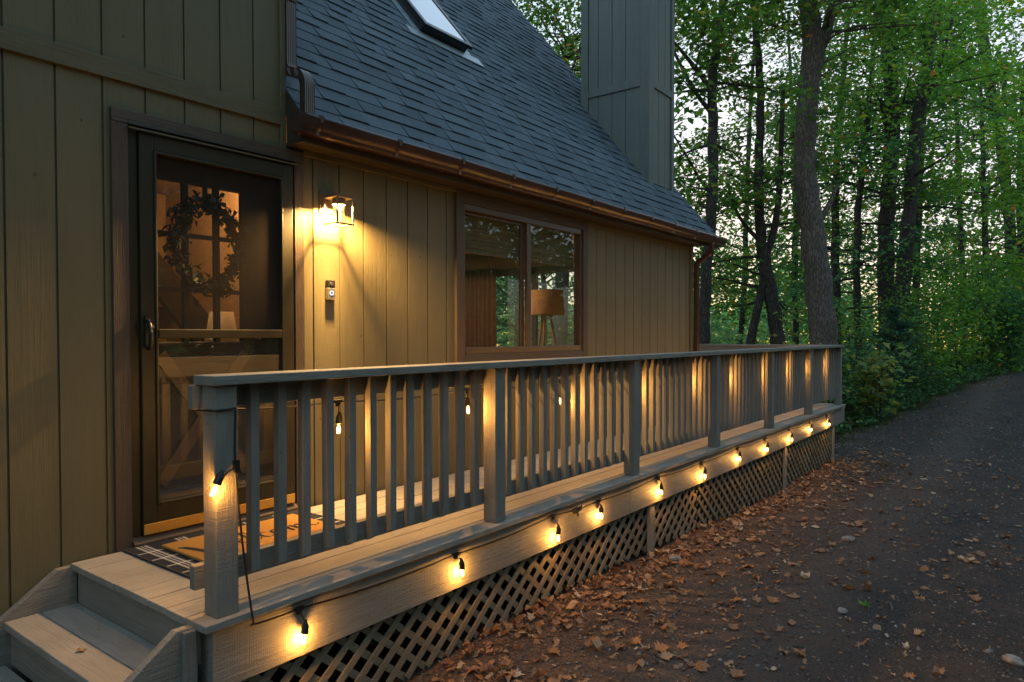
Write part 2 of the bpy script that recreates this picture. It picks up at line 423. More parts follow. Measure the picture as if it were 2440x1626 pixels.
put('handle', mb, M['black'], sd)
put('keyhole', MB().lathe([(0, .016), (.007, .016), (.008, 0)], (1.680, YW - .050, 1.085), 12, (0, -1, 0)), M['chrome'], sd)

# inner door with nine lights, 13 cm behind the screen
YD = 3.69
idr = put('inner_door', MB().box(1.62, 1.796, YD, YD + .04, .02, 2.03).box(2.287, 2.53, YD, YD + .04, .02, 2.03).box(1.796, 2.287, YD, YD + .04, 1.861, 2.03).box(1.796, 2.287, YD, YD + .04, .02, 1.007), M['dark'], cabin, bevel=.004)
mb = MB()
for x in (1.956, 2.136): mb.box(x - .014, x + .014, YD + .004, YD + .034, 1.007, 1.861)
for z in (1.286, 1.582): mb.box(1.796, 2.287, YD + .003, YD + .035, z - .011, z + .011)
put('muntins', mb, M['dark'], idr)
put('pane', MB().box(1.796, 2.287, YD + .018, YD + .021, 1.007, 1.861), M['glass'], idr)
for a, b in ((.985, 1.003), (.22, .24)): put('panel_moulding', MB().box(1.74, 2.40, YD - .010, YD + .002, a, b), M['dark'], idr, bevel=.003)
for (xa, za), (xb, zb) in (((1.80, .26), (2.30, .94)), ((1.80, .94), (2.30, .26))):
    dx, dz_ = xb - xa, zb - za; L_ = math.hypot(dx, dz_); nx, nz = -dz_ / L_ * .035, dx / L_ * .035; e_ = 0 if za < .5 else .002
    put('cross_brace', MB().prism([(xa + nx, za + nz), (xa - nx, za - nz), (xb - nx, zb - nz), (xb + nx, zb + nz)], 'y', YD - .014 - e_, YD - .0005), M['woodint'], idr, bevel=.003)
put('door_jamb', MB().box(1.5915, 1.62, YW + .061, YD + .12, 0, 2.064).box(2.53, 2.56, YW + .061, YD + .12, 0, 2.064).box(1.62, 2.53, YW + .061, YD + .12, 2.032, 2.064), M['dark'], dc)

# window
wc = put('window_casing', MB().box(4.0565, 5.7905, YW - .022, YW + .05, 2.0525, 2.1505), M['brownx'], cabin, bevel=.003)
for a, b in ((3.966, 4.0565), (5.7905, 5.875)): put('side_casing', MB().box(a, b, YW - .024, YW + .05, .815, 2.150), M['brown'], wc, bevel=.003)
put('sill_board', MB().box(4.0565, 5.7905, YW - .022, YW + .05, .815, .8935), M['brownx'], wc, bevel=.003)
wf = put('window_frame', MB().box(4.057, 4.078, YW - .010, YW + .07, .894, 2.052).box(5.762, 5.790, YW - .010, YW + .07, .894, 2.052).box(4.078, 5.762, YW - .010, YW + .07, 2.004, 2.052).box(4.078, 5.762, YW - .012, YW + .07, .894, .945), M['winframe'], cabin, bevel=.003)
put('sash', MB().box(4.079, 4.092, YW + .024, YW + .05, .946, 2.003).box(4.845, 4.89, YW + .024, YW + .05, .946, 2.003).box(4.092, 4.845, YW + .024, YW + .05, 1.978, 2.003), M['winframe'], wf, bevel=.002)
put('sash', MB().box(4.893, 4.950, YW - .006, YW + .022, .946, 2.003), M['winframe'], wf, bevel=.002)
put('glass_pane', MB().box(4.092, 4.845, YW + .036, YW + .039, .946, 1.978), M['glass'], wf)
put('glass_pane', MB().box(4.950, 5.7615, YW + .008, YW + .011, .946, 2.003), M['glass'], wf)

# eave: fascia, soffit, gutter
RX0, RX1 = 2.4868, 8.93
rz = lambda y: 2.33 + 1.185 * (y - 3.42)
ev = put('eave', MB().box(2.4875, RX1 - .02, 3.400, 3.419, 2.150, 2.292).box(2.4875, 8.45, 3.419, YW - .0005, 2.1505, 2.168).prism([(3.4191, 2.1681), (YW - .015, 2.1681), (YW - .015, rz(YW - .015) - .03), (3.4191, rz(3.4191) - .03)], 'x', 2.4876, 2.506), M['eave'], cabin, bevel=.002)
for a, b in ((2.602, 3.965), (5.876, 8.37)): put('frieze_board', MB().box(a, b, YW - .02, YW - .0005, 2.118, 2.1498), M['trim'], ev, bevel=.003)
prof = [(3.398, 2.284), (3.398, 2.187), (3.330, 2.187), (3.322, 2.193), (3.320, 2.208), (3.310, 2.216), (3.297, 2.232), (3.288, 2.250), (3.284, 2.262), (3.280, 2.266), (3.280, 2.277), (3.284, 2.281), (3.296, 2.281), (3.296, 2.276), (3.288, 2.274)]
def gutter_mesh(x0, x1):
    mb = MB(); n = len(prof); xs = np.linspace(x0, x1, 16)
    for j, x in enumerate(xs): mb.v += [(x, p[0], p[1] - .003 * math.sin(j * 1.7)) for p in prof]
    for j in range(15):
        for i in range(n - 1): mb.f.append((j * n + i, j * n + i + 1, (j + 1) * n + i + 1, (j + 1) * n + i))
    return mb
gu = put('gutter', gutter_mesh(2.432, 8.93), M['gutter'], cabin)
sm = gu.modifiers.new('sheet', 'SOLIDIFY'); sm.thickness = .0022; sm.offset = 1
gu.data.polygons.foreach_set('use_smooth', [True] * len(gu.data.polygons))
capp = [p for p in prof[:12]]
put('end_cap', MB().prism(capp, 'x', 2.4295, 2.4318), M['gutter'], gu)
put('end_cap', MB().prism(capp, 'x', 8.9302, 8.9325), M['gutter'], gu)
hg = MB().prism([(3.274, .0), (3.274, .018), (3.284, .020), (3.396, .010), (3.396, .006), (3.286, .013), (3.282, .0)], 'x', -.016, .016)
hg.box(-.014, .014, 3.274, 3.2765, -.006, .004)
ps = [(3.2775, .004), (3.2785, -.018), (3.289, -.034), (3.302, -.052), (3.318, -.066), (3.3185, -.085)]
for a, b in zip(ps[:-1], ps[1:]): hg.quad((-.011, a[0] - .0015, a[1]), (.011, a[0] - .0015, a[1]), (.011, b[0] - .0035, b[1]), (-.011, b[0] - .0035, b[1]))
hm = hg.mesh('hanger'); hm.materials.append(M['gutter'])
for x in (2.534, 3.144, 3.756, 4.349, 4.955, 5.549, 6.15, 6.75, 7.35, 7.95, 8.55): put('hanger', hm, None, gu, (x, 0, 2.267))

# downspouts: rectangular corrugated tube swept in the y-z plane
def downspout(path, x0, x1, dep, ribs=True):
    mb = MB(); rings = []; P = [Vector((0, a, b)) for a, b in path]
    xs = []
    nr = 5
    for i in range(nr * 2 + 1): xs.append((x0 + (x1 - x0) * i / (nr * 2), .0022 if i % 2 else 0))
    for i, p in enumerate(P):
        t = (P[min(i + 1, len(P) - 1)] - P[max(i - 1, 0)]).normalized(); nn = Vector((0, -t.z, t.y))
        ring = [(x, *(p - nn * (dep / 2 - e)).yz) for x, e in xs] + [(x, *(p + nn * (dep / 2)).yz) for x, e in reversed(xs)]
        rings.append(ring)
    n = len(rings[0]); mb.v = [q for r in rings for q in r]
    for i in range(len(rings) - 1):
        for k in range(n): mb.f.append((i * n + k, i * n + (k + 1) % n, (i + 1) * n + (k + 1) % n, (i + 1) * n + k))
    mb.f += [tuple(range(n)), tuple((len(rings) - 1) * n + k for k in range(n))]
    return mb
def arc(c, r, a0, a1, n): return [(c[0] + r * math.cos(R(a0 + (a1 - a0) * i / n)), c[1] + r * math.sin(R(a0 + (a1 - a0) * i / n)) + 0) for i in range(n + 1)]
bend = [(3.560, 5.6), (3.560, 2.64)]
bend += [(3.560 - .065 * (1 - math.cos(R(a))), 2.64 - .065 * math.sin(R(a))) for a in range(8, 82, 6)]
bend += [(3.460, 2.573)] if False else []
e0 = bend[-1]
bend += [(3.390 + .070 * math.cos(R(a)) + .035, e0[1] - .012 - .070 + .070 * math.sin(R(a))) for a in range(84, -1, -6)][::1] if False else []
bend += [(3.392 + .068 * math.sin(R(a)) + 0.0, e0[1] - .010 - .068 * (1 - math.cos(R(a)))) for a in range(72, -1, -8)] if False else []
bend += [(3.392 + .09 * (1 - math.sin(R(a))), 2.562 - .09 * (1 - math.cos(R(a)))) for a in range(12, 91, 6)]
bend += [(3.392, 2.26)]
ds = put('downspout', downspout(bend, 2.487, 2.553, .05), M['gutter'], cabin)
mb = MB(); mb2 = MB()
for a in range(14, 80, 9):
    y, z = 3.560 - .065 * (1 - math.cos(R(a))), 2.64 - .065 * math.sin(R(a))
    nn = Vector((-math.cos(R(a)), -math.sin(R(a)))); nn = Vector((math.cos(R(a)), math.sin(R(a))))
    mb.tube([(2.4865, y - .024 * math.cos(R(a)), z - .024 * math.sin(R(a))), (2.4865, y + .024 * math.cos(R(a)), z + .024 * math.sin(R(a)))], .0026, 5)
for a in range(14, 90, 8):
    y, z = 3.392 + .09 * (1 - math.sin(R(a))), 2.562 - .09 * (1 - math.cos(R(a)))
    mb2.tube([(2.4865, y - .024 * math.sin(R(a)), z - .024 * math.cos(R(a))), (2.4865, y + .024 * math.sin(R(a)), z + .024 * math.cos(R(a)))], .0026, 5)
put('elbow_ribs', mb, M['gutter'], ds); put('elbow_ribs', mb2, M['gutter'], ds)
put('strap', MB().box(2.480, 2.560, 3.530, 3.534, 3.00, 3.025).box(2.480, 2.486, 3.534, YW, 3.00, 3.025), M['gutter'], ds)
d2 = [(3.335, 2.187), (3.335, 2.13)] + [(3.335 + .10 * (1 - math.cos(R(a))), 2.13 - .10 * math.sin(R(a))) for a in range(10, 75, 8)] + [(3.47, 1.985)] + [(3.525 - .05 * (1 - math.sin(R(a))) , 1.95 - .05 * (math.cos(R(a - 90)) - 0)) for a in ()] + [(3.515, 1.955), (3.527, 1.92), (3.527, 1.85), (3.527, .02)]
put('downspout', downspout(d2, 8.475, 8.545, .05), M['gutter'], cabin)

# roof: real overlapping shingle courses on a sloped deck
sl = math.sqrt(1 + 1.185 ** 2); DY = .1425 / sl
mb = MB(); rr = random.Random(3)
ncourse = 46
nv = Vector((0, -1.185, 1)).normalized()
def RP(x, y, off): return (x, y + nv.y * off, rz(y) + nv.z * off)
for c in range(ncourse):
    y0 = 3.375 + c * DY; y1 = y0 + DY * 1.18
    x = RX0 - .33 + (c * .137) % .33; thick_next = False
    while x < RX1:
        w = rr.choice((.33, .22, .16, .25, .20, .13)); a, b = max(x, RX0), min(x + w - .0025, RX1)
        th = .0145 if thick_next else .0070; thick_next = not thick_next if rr.random() < .8 else thick_next
        if b > a + .004:
            t1 = .001
            mb.add([RP(a, y0, 0), RP(b, y0, 0), RP(a, y0, th), RP(b, y0, th), RP(a, y1, t1), RP(b, y1, t1)],
                   [(0, 1, 3, 2), (2, 3, 5, 4), (0, 2, 4), (1, 5, 3)])
        x += w
rf = put('roof', mb, M['shingle'], cabin)
ry = 3.375 + ncourse * DY
mb = MB().prism([(3.385, rz(3.385) - .004), (ry, rz(ry) - .004), (ry + .0, rz(ry) - .2), (3.42, rz(3.42) - .14)], 'x', RX0 + .001, RX1 - .002)
mb.prism([(ry, rz(ry) + .005), (ry + 4.2, rz(ry) - 1.185 * 4.2), (ry + 4.0, rz(ry) - 1.185 * 4.2 - .1), (ry, rz(ry) - .19)], 'x', RX0 + .001, RX1 - .002)
put('roof_deck', mb, M['eave'], rf)
# skylight
def slab(x0, x1, y0, y1, o0, o1):
    v = [RP(x, y, o) for o in (o0, o1) for x, y in ((x0, y0), (x1, y0), (x1, y1), (x0, y1))]
    return v, [(0, 3, 2, 1), (4, 5, 6, 7), (0, 1, 5, 4), (1, 2, 6, 5), (2, 3, 7, 6), (3, 0, 4, 7)]
sk = put('skylight', MB().add(*slab(4.81, 5.46, 4.76, 5.62, .0, .075)).add(*slab(4.79, 4.845, 4.735, 5.64, .075, .112)).add(*slab(5.425, 5.48, 4.735, 5.64, .075, .112)).add(*slab(4.845, 5.425, 4.735, 4.775, .075, .112)).add(*slab(4.845, 5.425, 5.60, 5.64, .075, .112)), M['black'], rf, bevel=.004)
put('glass', MB().add(*slab(4.845, 5.425, 4.775, 5.60, .085, .104)), M['skyglass'], sk)
put('flashing', MB().add(*slab(4.62, 5.67, 4.675, 4.76, .010, .014)).add(*slab(5.46, 5.56, 4.76, 5.65, .010, .014)).add(*slab(4.72, 4.81, 4.76, 5.65, .010, .014)), M['flash'], sk)

# chimney
CX0, CX1, CY0, CY1, CZ = 7.945, 8.663, 3.924, 4.885, 6.9
ch = put('chimney', MB(), M['chim'], cabin)
mb = MB()
# facing -x
tmp = MB(); grooved(tmp, CY0, CY1, lambda x: (2.3, CZ), [], 0, [4.032, 4.237, 4.431, 4.633, 4.777])
mb.add([(CX0 + v[1], v[0], v[2]) for v in tmp.v], tmp.f)
grooved(mb, CX0, CX1, lambda x: (2.3, CZ), [], CY0, [8.08, 8.23, 8.418, 8.585])
mb.quad((CX1, CY0, 2.3), (CX1, CY1, 2.3), (CX1, CY1, CZ), (CX1, CY0, CZ)); mb.quad((CX0, CY1, 2.3), (CX1, CY1, 2.3), (CX1, CY1, CZ), (CX0, CY1, CZ)); mb.quad((CX0, CY0, CZ), (CX1, CY0, CZ), (CX1, CY1, CZ), (CX0, CY1, CZ))
ch.data = mb.mesh('chimney'); ch.data.materials.append(M['chim'])
t = .02
put('corner_trim', MB().box(CX0 - t, CX0 - .0005, CY0 - t, 4.028, 2.4, CZ).box(CX0 - t, CX0 - .0005, 4.780, CY1, 2.4, CZ).box(CX0 - .0004, 8.075, CY0 - t, CY0 - .0005, 2.4, CZ).box(8.59, CX1, CY0 - t, CY0 - .0005, 2.4, CZ), M['chimtrim'], ch, bevel=.003)
put('band_trim', MB().box(CX0 - t + .003, CX0 - .0005, 4.0285, 4.7795, 4.127, 4.222).box(8.0755, 8.5895, CY0 - t + .003, CY0 - .0005, 4.127, 4.222), M['chimtrim'], ch, bevel=.003)
put('chimney_cap', MB().box(CX0 - .06, CX1 + .06, CY0 - .06, CY1 + .06, CZ, CZ + .07), M['chimtrim'], ch)

# inside: floor, walls, ceiling, gable end with its big window
put('inner_floor', MB().box(-1.9, 8.38, YW + .06, 10.0, -.06, -.02), M['woodint'], cabin)
for b_ in ((3.30, 3.36, YW + .09, 6.6, -.02, 2.36), (-1.9, 3.36, 6.6, 6.66, -.02, 2.36), (-1.9, 1.52, YW + .03, YW + .06, -.02, 2.36), (2.6, 3.965, YW + .05, YW + .08, -.02, 2.15), (5.876, 8.3, YW + .05, YW + .08, -.02, 2.15)): put('inner_wall', MB().box(*b_), M['wallint'], cabin)
put('ceiling', MB().box(-1.9, 8.3, YW + .1, 10.0, 2.36, 2.42), M['wallint'], cabin)
mb = MB().box(8.30, 8.44, YW + .08, 4.75, -.9, 2.36).box(8.30, 8.44, 6.95, 10.0, -.9, 2.36).box(8.30, 8.44, 4.75, 6.95, -.9, .25).box(8.30, 8.44, 4.75, 6.95, 2.02, 2.5)
mb.prism([(YW + .1, 2.40), (ry, rz(ry) - .25), (ry + 3.4, 2.40)], 'x', 8.32, 8.42)
put('gable_wall', mb, M['siding'], cabin)
for b_ in ((8.285, 8.2995, YW + .08, 4.74, -.02, 2.36), (8.285, 8.2995, 6.96, 10.0, -.02, 2.36), (8.285, 8.2995, 4.74, 6.96, 2.03, 2.36)): put('inner_wall', MB().box(*b_), M['wallint'], cabin)
gw = put('gable_window', MB().box(8.34, 8.40, 4.75, 4.81, .25, 2.02).box(8.34, 8.40, 6.89, 6.95, .25, 2.02).box(8.34, 8.40, 5.90, 5.98, .25, 2.02).box(8.34, 8.40, 4.81, 6.89, 1.93, 2.02).box(8.34, 8.40, 4.81, 6.89, .25, .32), M['winframe'], cabin)
put('glass_pane', MB().box(8.365, 8.369, 4.81, 6.89, .32, 1.93), M['glass'], gw)
for b_ in ((6.7, 6.82, YW + .1, 9.9, 2.08, 2.36), (8.15, 8.28, 4.4, 7.3, 2.04, 2.2)): put('ceiling_beam', MB().box(*b_), M['wallint'], cabin)
mb = MB().prism([(1.9, .9), (1.9, 1.25), (4.2, -.3 + .9 - .9), (3.6, -.02)], 'y', 5.35, 5.41)
put('stair_stringer', MB().prism([(2.0, 2.1), (2.25, 2.1), (4.05, .0), (3.70, .0)], 'y', 5.35, 5.42), M['dark'], cabin)
for z in (1.30, .80): put('wall_shelf', MB().box(2.4, 3.29, 6.3, 6.59, z, z + .04), M['woodint'], cabin)
def room_lamp(name, loc, w, col, size):
    l = bpy.data.lights.new(name, 'POINT'); l.energy = w * LAMP; l.color = col; l.shadow_soft_size = size
    o = bpy.data.objects.new(name, l); COL.objects.link(o); return o, loc
def attach(o, loc, parent): o.parent = parent; o.location = Vector(loc) - wloc(parent)
cl = put('unseen_ceiling_light', MB().lathe([(0, .0), (.14, .0), (.15, -.04), (.11, -.08), (0, -.09)], (2.9, 5.1, 2.36), 20), M['shadecl'], cabin)
o, l = room_lamp('unseen_ceiling_bulb', (2.9, 5.1, 2.20), 1.7, (1, .50, .17), .06); attach(o, l, cl)
cl = put('unseen_ceiling_light', MB().lathe([(0, .0), (.14, .0), (.15, -.04), (.11, -.08), (0, -.09)], (5.6, 6.0, 2.36), 20), M['shadecl'], cabin)  # unseen lamp added to brighten the room behind the big window
o, l = room_lamp('unseen_ceiling_bulb', (5.6, 6.0, 2.20), 3.8, (1, .58, .28), .06); attach(o, l, cl)

# things inside
def curtain(name, label, x, y0, y1, z0, z1, axis='y'):
    mb = MB(); n = 60
    for i in range(n + 1):
        t = i / n; w = .035 * math.sin(t * 2 * math.pi * (y1 - y0) / .085) + .012 * math.sin(t * 17)
        for z, k in ((z1, .7), ((z0 + z1) / 2, 1.0), (z0, 1.15)):
            mb.v.append((x + w * k, y0 + (y1 - y0) * t, z))
    for i in range(n):
        for k in range(2): mb.f.append((i * 3 + k, i * 3 + k + 1, i * 3 + 4 + k, i * 3 + 3 + k))
    me = mb.mesh(name, True)
    o = put(name, me, M['curtain']); s = o.modifiers.new('cloth', 'SOLIDIFY'); s.thickness = .003
    return tag(o, label, 'curtain')
curtain('curtain', 'pleated rust brown curtain behind the left window pane', 8.22, 6.55, 7.35, .0, 2.03)
curtain('curtain', 'narrow pleated curtain beside the lampshade behind the right window pane', 8.22, 4.55, 5.15, .0, 2.03)
fl = thing('floor_lamp', 'wooden tripod floor lamp with drum shade behind the right window pane', 'lamp', (6.85, 4.70, -.02))
put('lamp_shade', MB().lathe([(.215, 0), (.20, .29), (.197, .29), (.212, 0)], (6.85, 4.70, 1.28), 28).mesh('lamp_shade', True), M['shadecl'], fl)
for a in (80, 200, 320):
    put('leg', MB().tube([(6.85 + .05 * math.cos(R(a)), 4.70 + .05 * math.sin(R(a)), 1.30), (6.85 + .28 * math.cos(R(a)), 4.70 + .28 * math.sin(R(a)), -.02)], [.016, .011], 8), M['wallint'], fl)
put('bulb', MB().lathe([(.0, 0), (.03, .02), (.03, .06), (.015, .10), (.015, .14)], (6.85, 4.70, 1.32), 12).mesh('bulb', True), M['white'], fl)
m = NT('woven_bamboo'); st = m.noise(m.coords('Object', (1.5, 1, 130)), 1.0, 3); fi = m.noise(m.coords('Object', (60, 1, 60)), 1, 2)
m.base(m.ramp(st, [(.3, (.05, .032, .02)), (.5, (.12, .08, .05)), (.7, (.20, .14, .09))]), .8); m.normal(m.bump(st, .6, .004))
ws = thing('woven_shade', 'woven bamboo roman shade half drawn inside the window', 'window shade', (4.92, 3.66, 1.70))
mb = MB()
for i in range(12): mb.box(4.085, 5.755, 3.645 - .006 * (i % 2), 3.65 - .006 * (i % 2), 1.71 + i * .027, 1.71 + i * .027 + .0285)
put('slats', mb, m.m, ws)
put('bottom_bar', MB().tube([(4.085, 3.648, 1.70), (5.755, 3.648, 1.70)], .010, 8), M['woodint'], ws)
tl = thing('table_lamp', 'small lamp with white cone shade on a shelf seen through the door panes', 'lamp', (2.92, 5.0, .66))
put('lamp_shade', MB().lathe([(.13, 0), (.085, .26), (.083, .26), (.128, 0)], (2.92, 5.0, .96), 20).mesh('lamp_shade', True), M['white'], tl)
put('lamp_base', MB().lathe([(0, 0), (.07, 0), (.07, .02), (.02, .05), (.018, .30)], (2.92, 5.0, .66), 14).mesh('lamp_base', True), M['black'], tl)
tb = thing('side_table', 'dark side table carrying the white lamp behind the door', 'table', (2.92, 5.0, -.02))
put('table_top', MB().box(2.62, 3.22, 4.78, 5.22, .62, .66), M['woodint'], tb, bevel=.004)
for sx in (-1, 1):
    for sy in (-1, 1): put('leg', MB().box(2.92 + sx * .26 - .02, 2.92 + sx * .26 + .02, 5 + sy * .18 - .02, 5 + sy * .18 + .02, -.02, .62), M['woodint'], tb)

# ------------------------------------------------------------------ wall lantern, doorbell, wreath, mats
ln = thing('wall_lantern', 'lit square bronze lantern with glass cylinder on the wall beside the door', 'wall lamp', (2.78, YW, 1.80))
put('backplate', MB().box(2.722, 2.838, YW - .012, YW - .0005, 1.795, 1.935).box(2.734, 2.826, YW - .020, YW - .012, 1.807, 1.923), M['bronze'], ln, bevel=.003)
put('arm', MB().box(2.768, 2.792, 3.500, YW - .020, 1.868, 1.890), M['bronze'], ln, bevel=.002)
cx, cy, hw = 2.78, 3.440, .060
mb = MB(); pw = .0048
for sx in (-1, 1):
    for sy in (-1, 1): mb.box(cx + sx * hw - pw, cx + sx * hw + pw, cy + sy * hw - pw, cy + sy * hw + pw, 1.722, 1.874)
for sx in (-1, 1):
    mb.box(cx + sx * hw - pw, cx + sx * hw + pw, cy - hw + pw, cy + hw - pw, 1.714, 1.7215)
    mb.box(cx - hw - pw, cx + hw + pw, cy + sx * hw - pw, cy + sx * hw + pw, 1.7115, 1.7218)
put('cage', mb, M['bronze'], ln, bevel=.001)
put('top_plate', MB().box(cx - hw - .008, cx + hw + .008, cy - hw - .008, cy + hw + .008, 1.874, 1.892).lathe([(.040, 0), (.040, -.037), (.036, -.037), (.036, 0)], (cx, cy, 1.874), 20), M['bronze'], ln, bevel=.001)
put('glass_cylinder', MB().lathe([(.035, 1.700), (.035, 1.866), (.0325, 1.866), (.0325, 1.700), (.035, 1.700)], (cx, cy, 0), 28).mesh('glass_cylinder', True), M['seeded'], ln)
put('lamp_module', MB().lathe([(0, 1.8495), (.028, 1.8495), (.030, 1.858), (.030, 1.8735)], (cx, cy, 0), 20), M['led'], ln)
al = bpy.data.lights.new('lantern_light', 'AREA'); al.shape = 'DISK'; al.size = .056; al.energy = 7.5 * LAMP; al.color = (1, .58, .19)   # LED disc shining down through the glass
o = bpy.data.objects.new('lantern_light', al); COL.objects.link(o); attach(o, (cx, cy, 1.8475), ln)

db = thing('video_doorbell', 'small video doorbell with black camera top and glowing white button ring', 'doorbell', (2.793, YW, 1.26))
put('housing', MB().box(2.768, 2.828, YW - .026, YW - .0005, 1.262, 1.336), M['chrome'], db, bevel=.004)
put('camera_panel', MB().box(2.768, 2.828, YW - .025, YW - .0005, 1.337, 1.384), M['black'], db, bevel=.004)
put('camera_lens', MB().lathe([(.013, 0), (.012, .003), (.006, .004), (0, .003)], (2.798, YW - .025, 1.358), 20, (0, -1, 0)), plain('lens_glass', (.03, .03, .035), .08), db)
put('button_ring', MB().lathe([(.0145, 0), (.0145, .0025), (.0105, .0025), (.0105, 0)], (2.798, YW - .026, 1.304), 24, (0, -1, 0)), M['ring'], db)
put('button', MB().lathe([(.010, 0), (.010, .0015), (0, .0015)], (2.798, YW - .026, 1.304), 24, (0, -1, 0)), M['chrome'], db)

def leaf_cloud(pos, size, normal_bias=.6, shape=.62, fold=.18, seed=1, lobes=False, axis=None):
    """numpy mesh of folded leaves: 6 verts, 2 quads each (4-vert kite when lobes is False)"""
    g = np.random.default_rng(seed); n = len(pos)
    nz = g.normal(size=(n, 3)); nz[:, 2] = np.abs(nz[:, 2]) + normal_bias * 1.5; nz /= np.linalg.norm(nz, axis=1)[:, None]
    a = g.normal(size=(n, 3)) if axis is None else axis + g.normal(size=(n, 3)) * .5
    a -= nz * (a * nz).sum(1)[:, None]; a /= np.linalg.norm(a, axis=1)[:, None]
    b = np.cross(nz, a)
    s = (np.asarray(size) * g.uniform(.65, 1.25, n))[:, None]
    w = s * shape * .5
    p = np.asarray(pos)
    v = np.stack([p - a * s * .5, p + b * w + nz * s * fold - a * s * .05, p + a * s * .5 - nz * s * fold * .6, p - b * w + nz * s * fold - a * s * .05], 1)
    return v.reshape(-1, 3), np.arange(n * 4).reshape(-1, 4)
def np_mesh(name, v, q, mat):
    me = bpy.data.meshes.new(name)
    me.vertices.add(len(v)); me.vertices.foreach_set('co', np.asarray(v, np.float32).ravel())
    me.loops.add(q.size); me.loops.foreach_set('vertex_index', q.astype(np.int32).ravel())
    me.polygons.add(len(q)); me.polygons.foreach_set('loop_start', np.arange(0, q.size, q.shape[1], dtype=np.int32)); me.polygons.foreach_set('loop_total', np.full(len(q), q.shape[1], np.int32))
    me.update(calc_edges=True); me.materials.append(mat)
    return me

wr = thing('door_wreath', 'round leafy wreath hanging on the inner door behind the screen', 'wreath', (2.065, YD - .03, 1.53))
g = np.random.default_rng(5)
th = g.uniform(0, 2 * np.pi, 620); rad = .178 + g.normal(0, .026, 620)
pos = np.stack([2.060 + rad * 1.02 * np.cos(th), YD - .036 + g.normal(0, .014, 620), 1.530 + rad * 1.25 * np.sin(th)], 1)
ax = np.stack([-np.sin(th) + .7 * np.cos(th) * np.sign(rad - .178), 0 * th, np.cos(th) + .7 * np.sin(th) * np.sign(rad - .178)], 1)
v, q = leaf_cloud(pos, .052, 0, .6, .12, 6, axis=ax)
put('leaves', np_mesh('leaves', v, q, M['wreath']), None, wr)
put('vine_ring', MB().tube([(2.060 + .18 * math.cos(R(a)), YD - .030, 1.530 + .222 * math.sin(R(a))) for a in range(0, 361, 12)], .014, 7), M['dark'], wr)
put('hanging_ribbon', MB().box(2.045, 2.075, YD - .006, YD - .003, 1.75, 2.02), M['dark'], wr)

m = NT('plaid_weave')
tc = m.n('ShaderNodeTexCoord'); sp = m.n('ShaderNodeSeparateXYZ'); m.l(tc.outputs['Object'], sp.inputs[0])
def stripes(sock, period, off, lines):
    f = m.math('FRACT', m.math('DIVIDE', m.math('ADD', sock, off), period)); tot = None
    for c, w in lines:
        k = m.math('LESS_THAN', m.math('ABSOLUTE', m.math('SUBTRACT', f, c)), w)
        tot = k if tot is None else m.math('MAXIMUM', tot, k)
    return tot
sx_ = stripes(sp.outputs[0], .19, 10.05, [(.30, .035), (.40, .02), (.50, .035)]); sy_ = stripes(sp.outputs[1], .135, 10.02, [(.30, .05)])
hatch = m.math('GREATER_THAN', m.math('FRACT', m.math('MULTIPLY', m.math('ADD', sp.outputs[0], sp.outputs[1]), 75)), .5)
li = m.math('MULTIPLY', m.math('MAXIMUM', sx_, sy_), m.math('ADD', .45, m.math('MULTIPLY', hatch, .55)))
both = m.math('MULTIPLY', sx_, sy_)
col = m.mix(m.math('MAXIMUM', m.math('MULTIPLY', li, .75), both), (.030, .030, .034), (.60, .56, .50))
m.base(col, .95, spec=.1); m.normal(m.bump(m.noise(m.coords('Object'), 500, 2), .5, .003))
rg = thing('plaid_rug', 'black and white plaid rug lying under the welcome mat', 'rug', (2.03, 3.21, 0))
put('woven_cloth', MB().box(1.545, 2.515, 2.90, 3.515, .001, .008), m.m, rg, bevel=.002)
put('hem', MB().box(1.535, 1.545, 2.89, 3.525, .001, .009).box(2.515, 2.525, 2.89, 3.525, .001, .009).box(1.545, 2.515, 2.89, 2.90, .001, .009).box(1.545, 2.515, 3.515, 3.525, .001, .009), plain('rug_hem', (.02, .02, .023), .95), rg)
mt = thing('welcome_mat', 'orange coir doormat with black script word Welcome', 'doormat', (2.04, 3.21, .008))
m = NT('coir_fibre'); n1 = m.noise(m.coords('Object'), 380, 3); n2 = m.noise(m.coords('Object'), 6, 3)
m.base(m.mix(m.math('MULTIPLY', n2, .4), m.ramp(n1, [(.3, (.26, .12, .03)), (.6, (.62, .31, .08)), (.8, (.72, .42, .14))]), (.46, .22, .06)), .95, spec=.1); m.normal(m.bump(n1, 1.0, .006))
put('coir_pad', MB().box(1.665, 2.415, 3.015, 3.410, .0085, .024), m.m, mt, bevel=.006)
# script lettering made of brush strokes
mb = MB()
def stroke(pts, w0=.010, w1=.024, z=.0252):
    P = [Vector((p[0], p[1], 0)) for p in spline(pts, 7)]; L = []; Rr = []
    for i, p in enumerate(P):
        t = (P[min(i + 1, len(P) - 1)] - P[max(i - 1, 0)]).normalized(); nn = Vector((-t.y, t.x, 0))
        w = w0 + (w1 - w0) * max(0, -t.y) ** 1.2
        L.append(p + nn * w / 2); Rr.append(p - nn * w / 2)
    for i in range(len(P) - 1): mb.quad((*L[i].xy, z), (*Rr[i].xy, z), (*Rr[i + 1].xy, z), (*L[i + 1].xy, z))
def T(x, y): return (1.69 + x * 1.0, 3.12 + y)
INK = plain('mat_ink', (.015, .013, .012), .9)
def letter():
    global mb
    put('letter', mb, INK, mt); mb = MB()
stroke([T(-.005, .165), T(.02, .14), T(.045, .05), T(.06, -.02), T(.085, .03), T(.115, .12), T(.125, .05), T(.145, -.02), T(.175, .05), T(.20, .15), T(.215, .175)], .010, .032); letter()
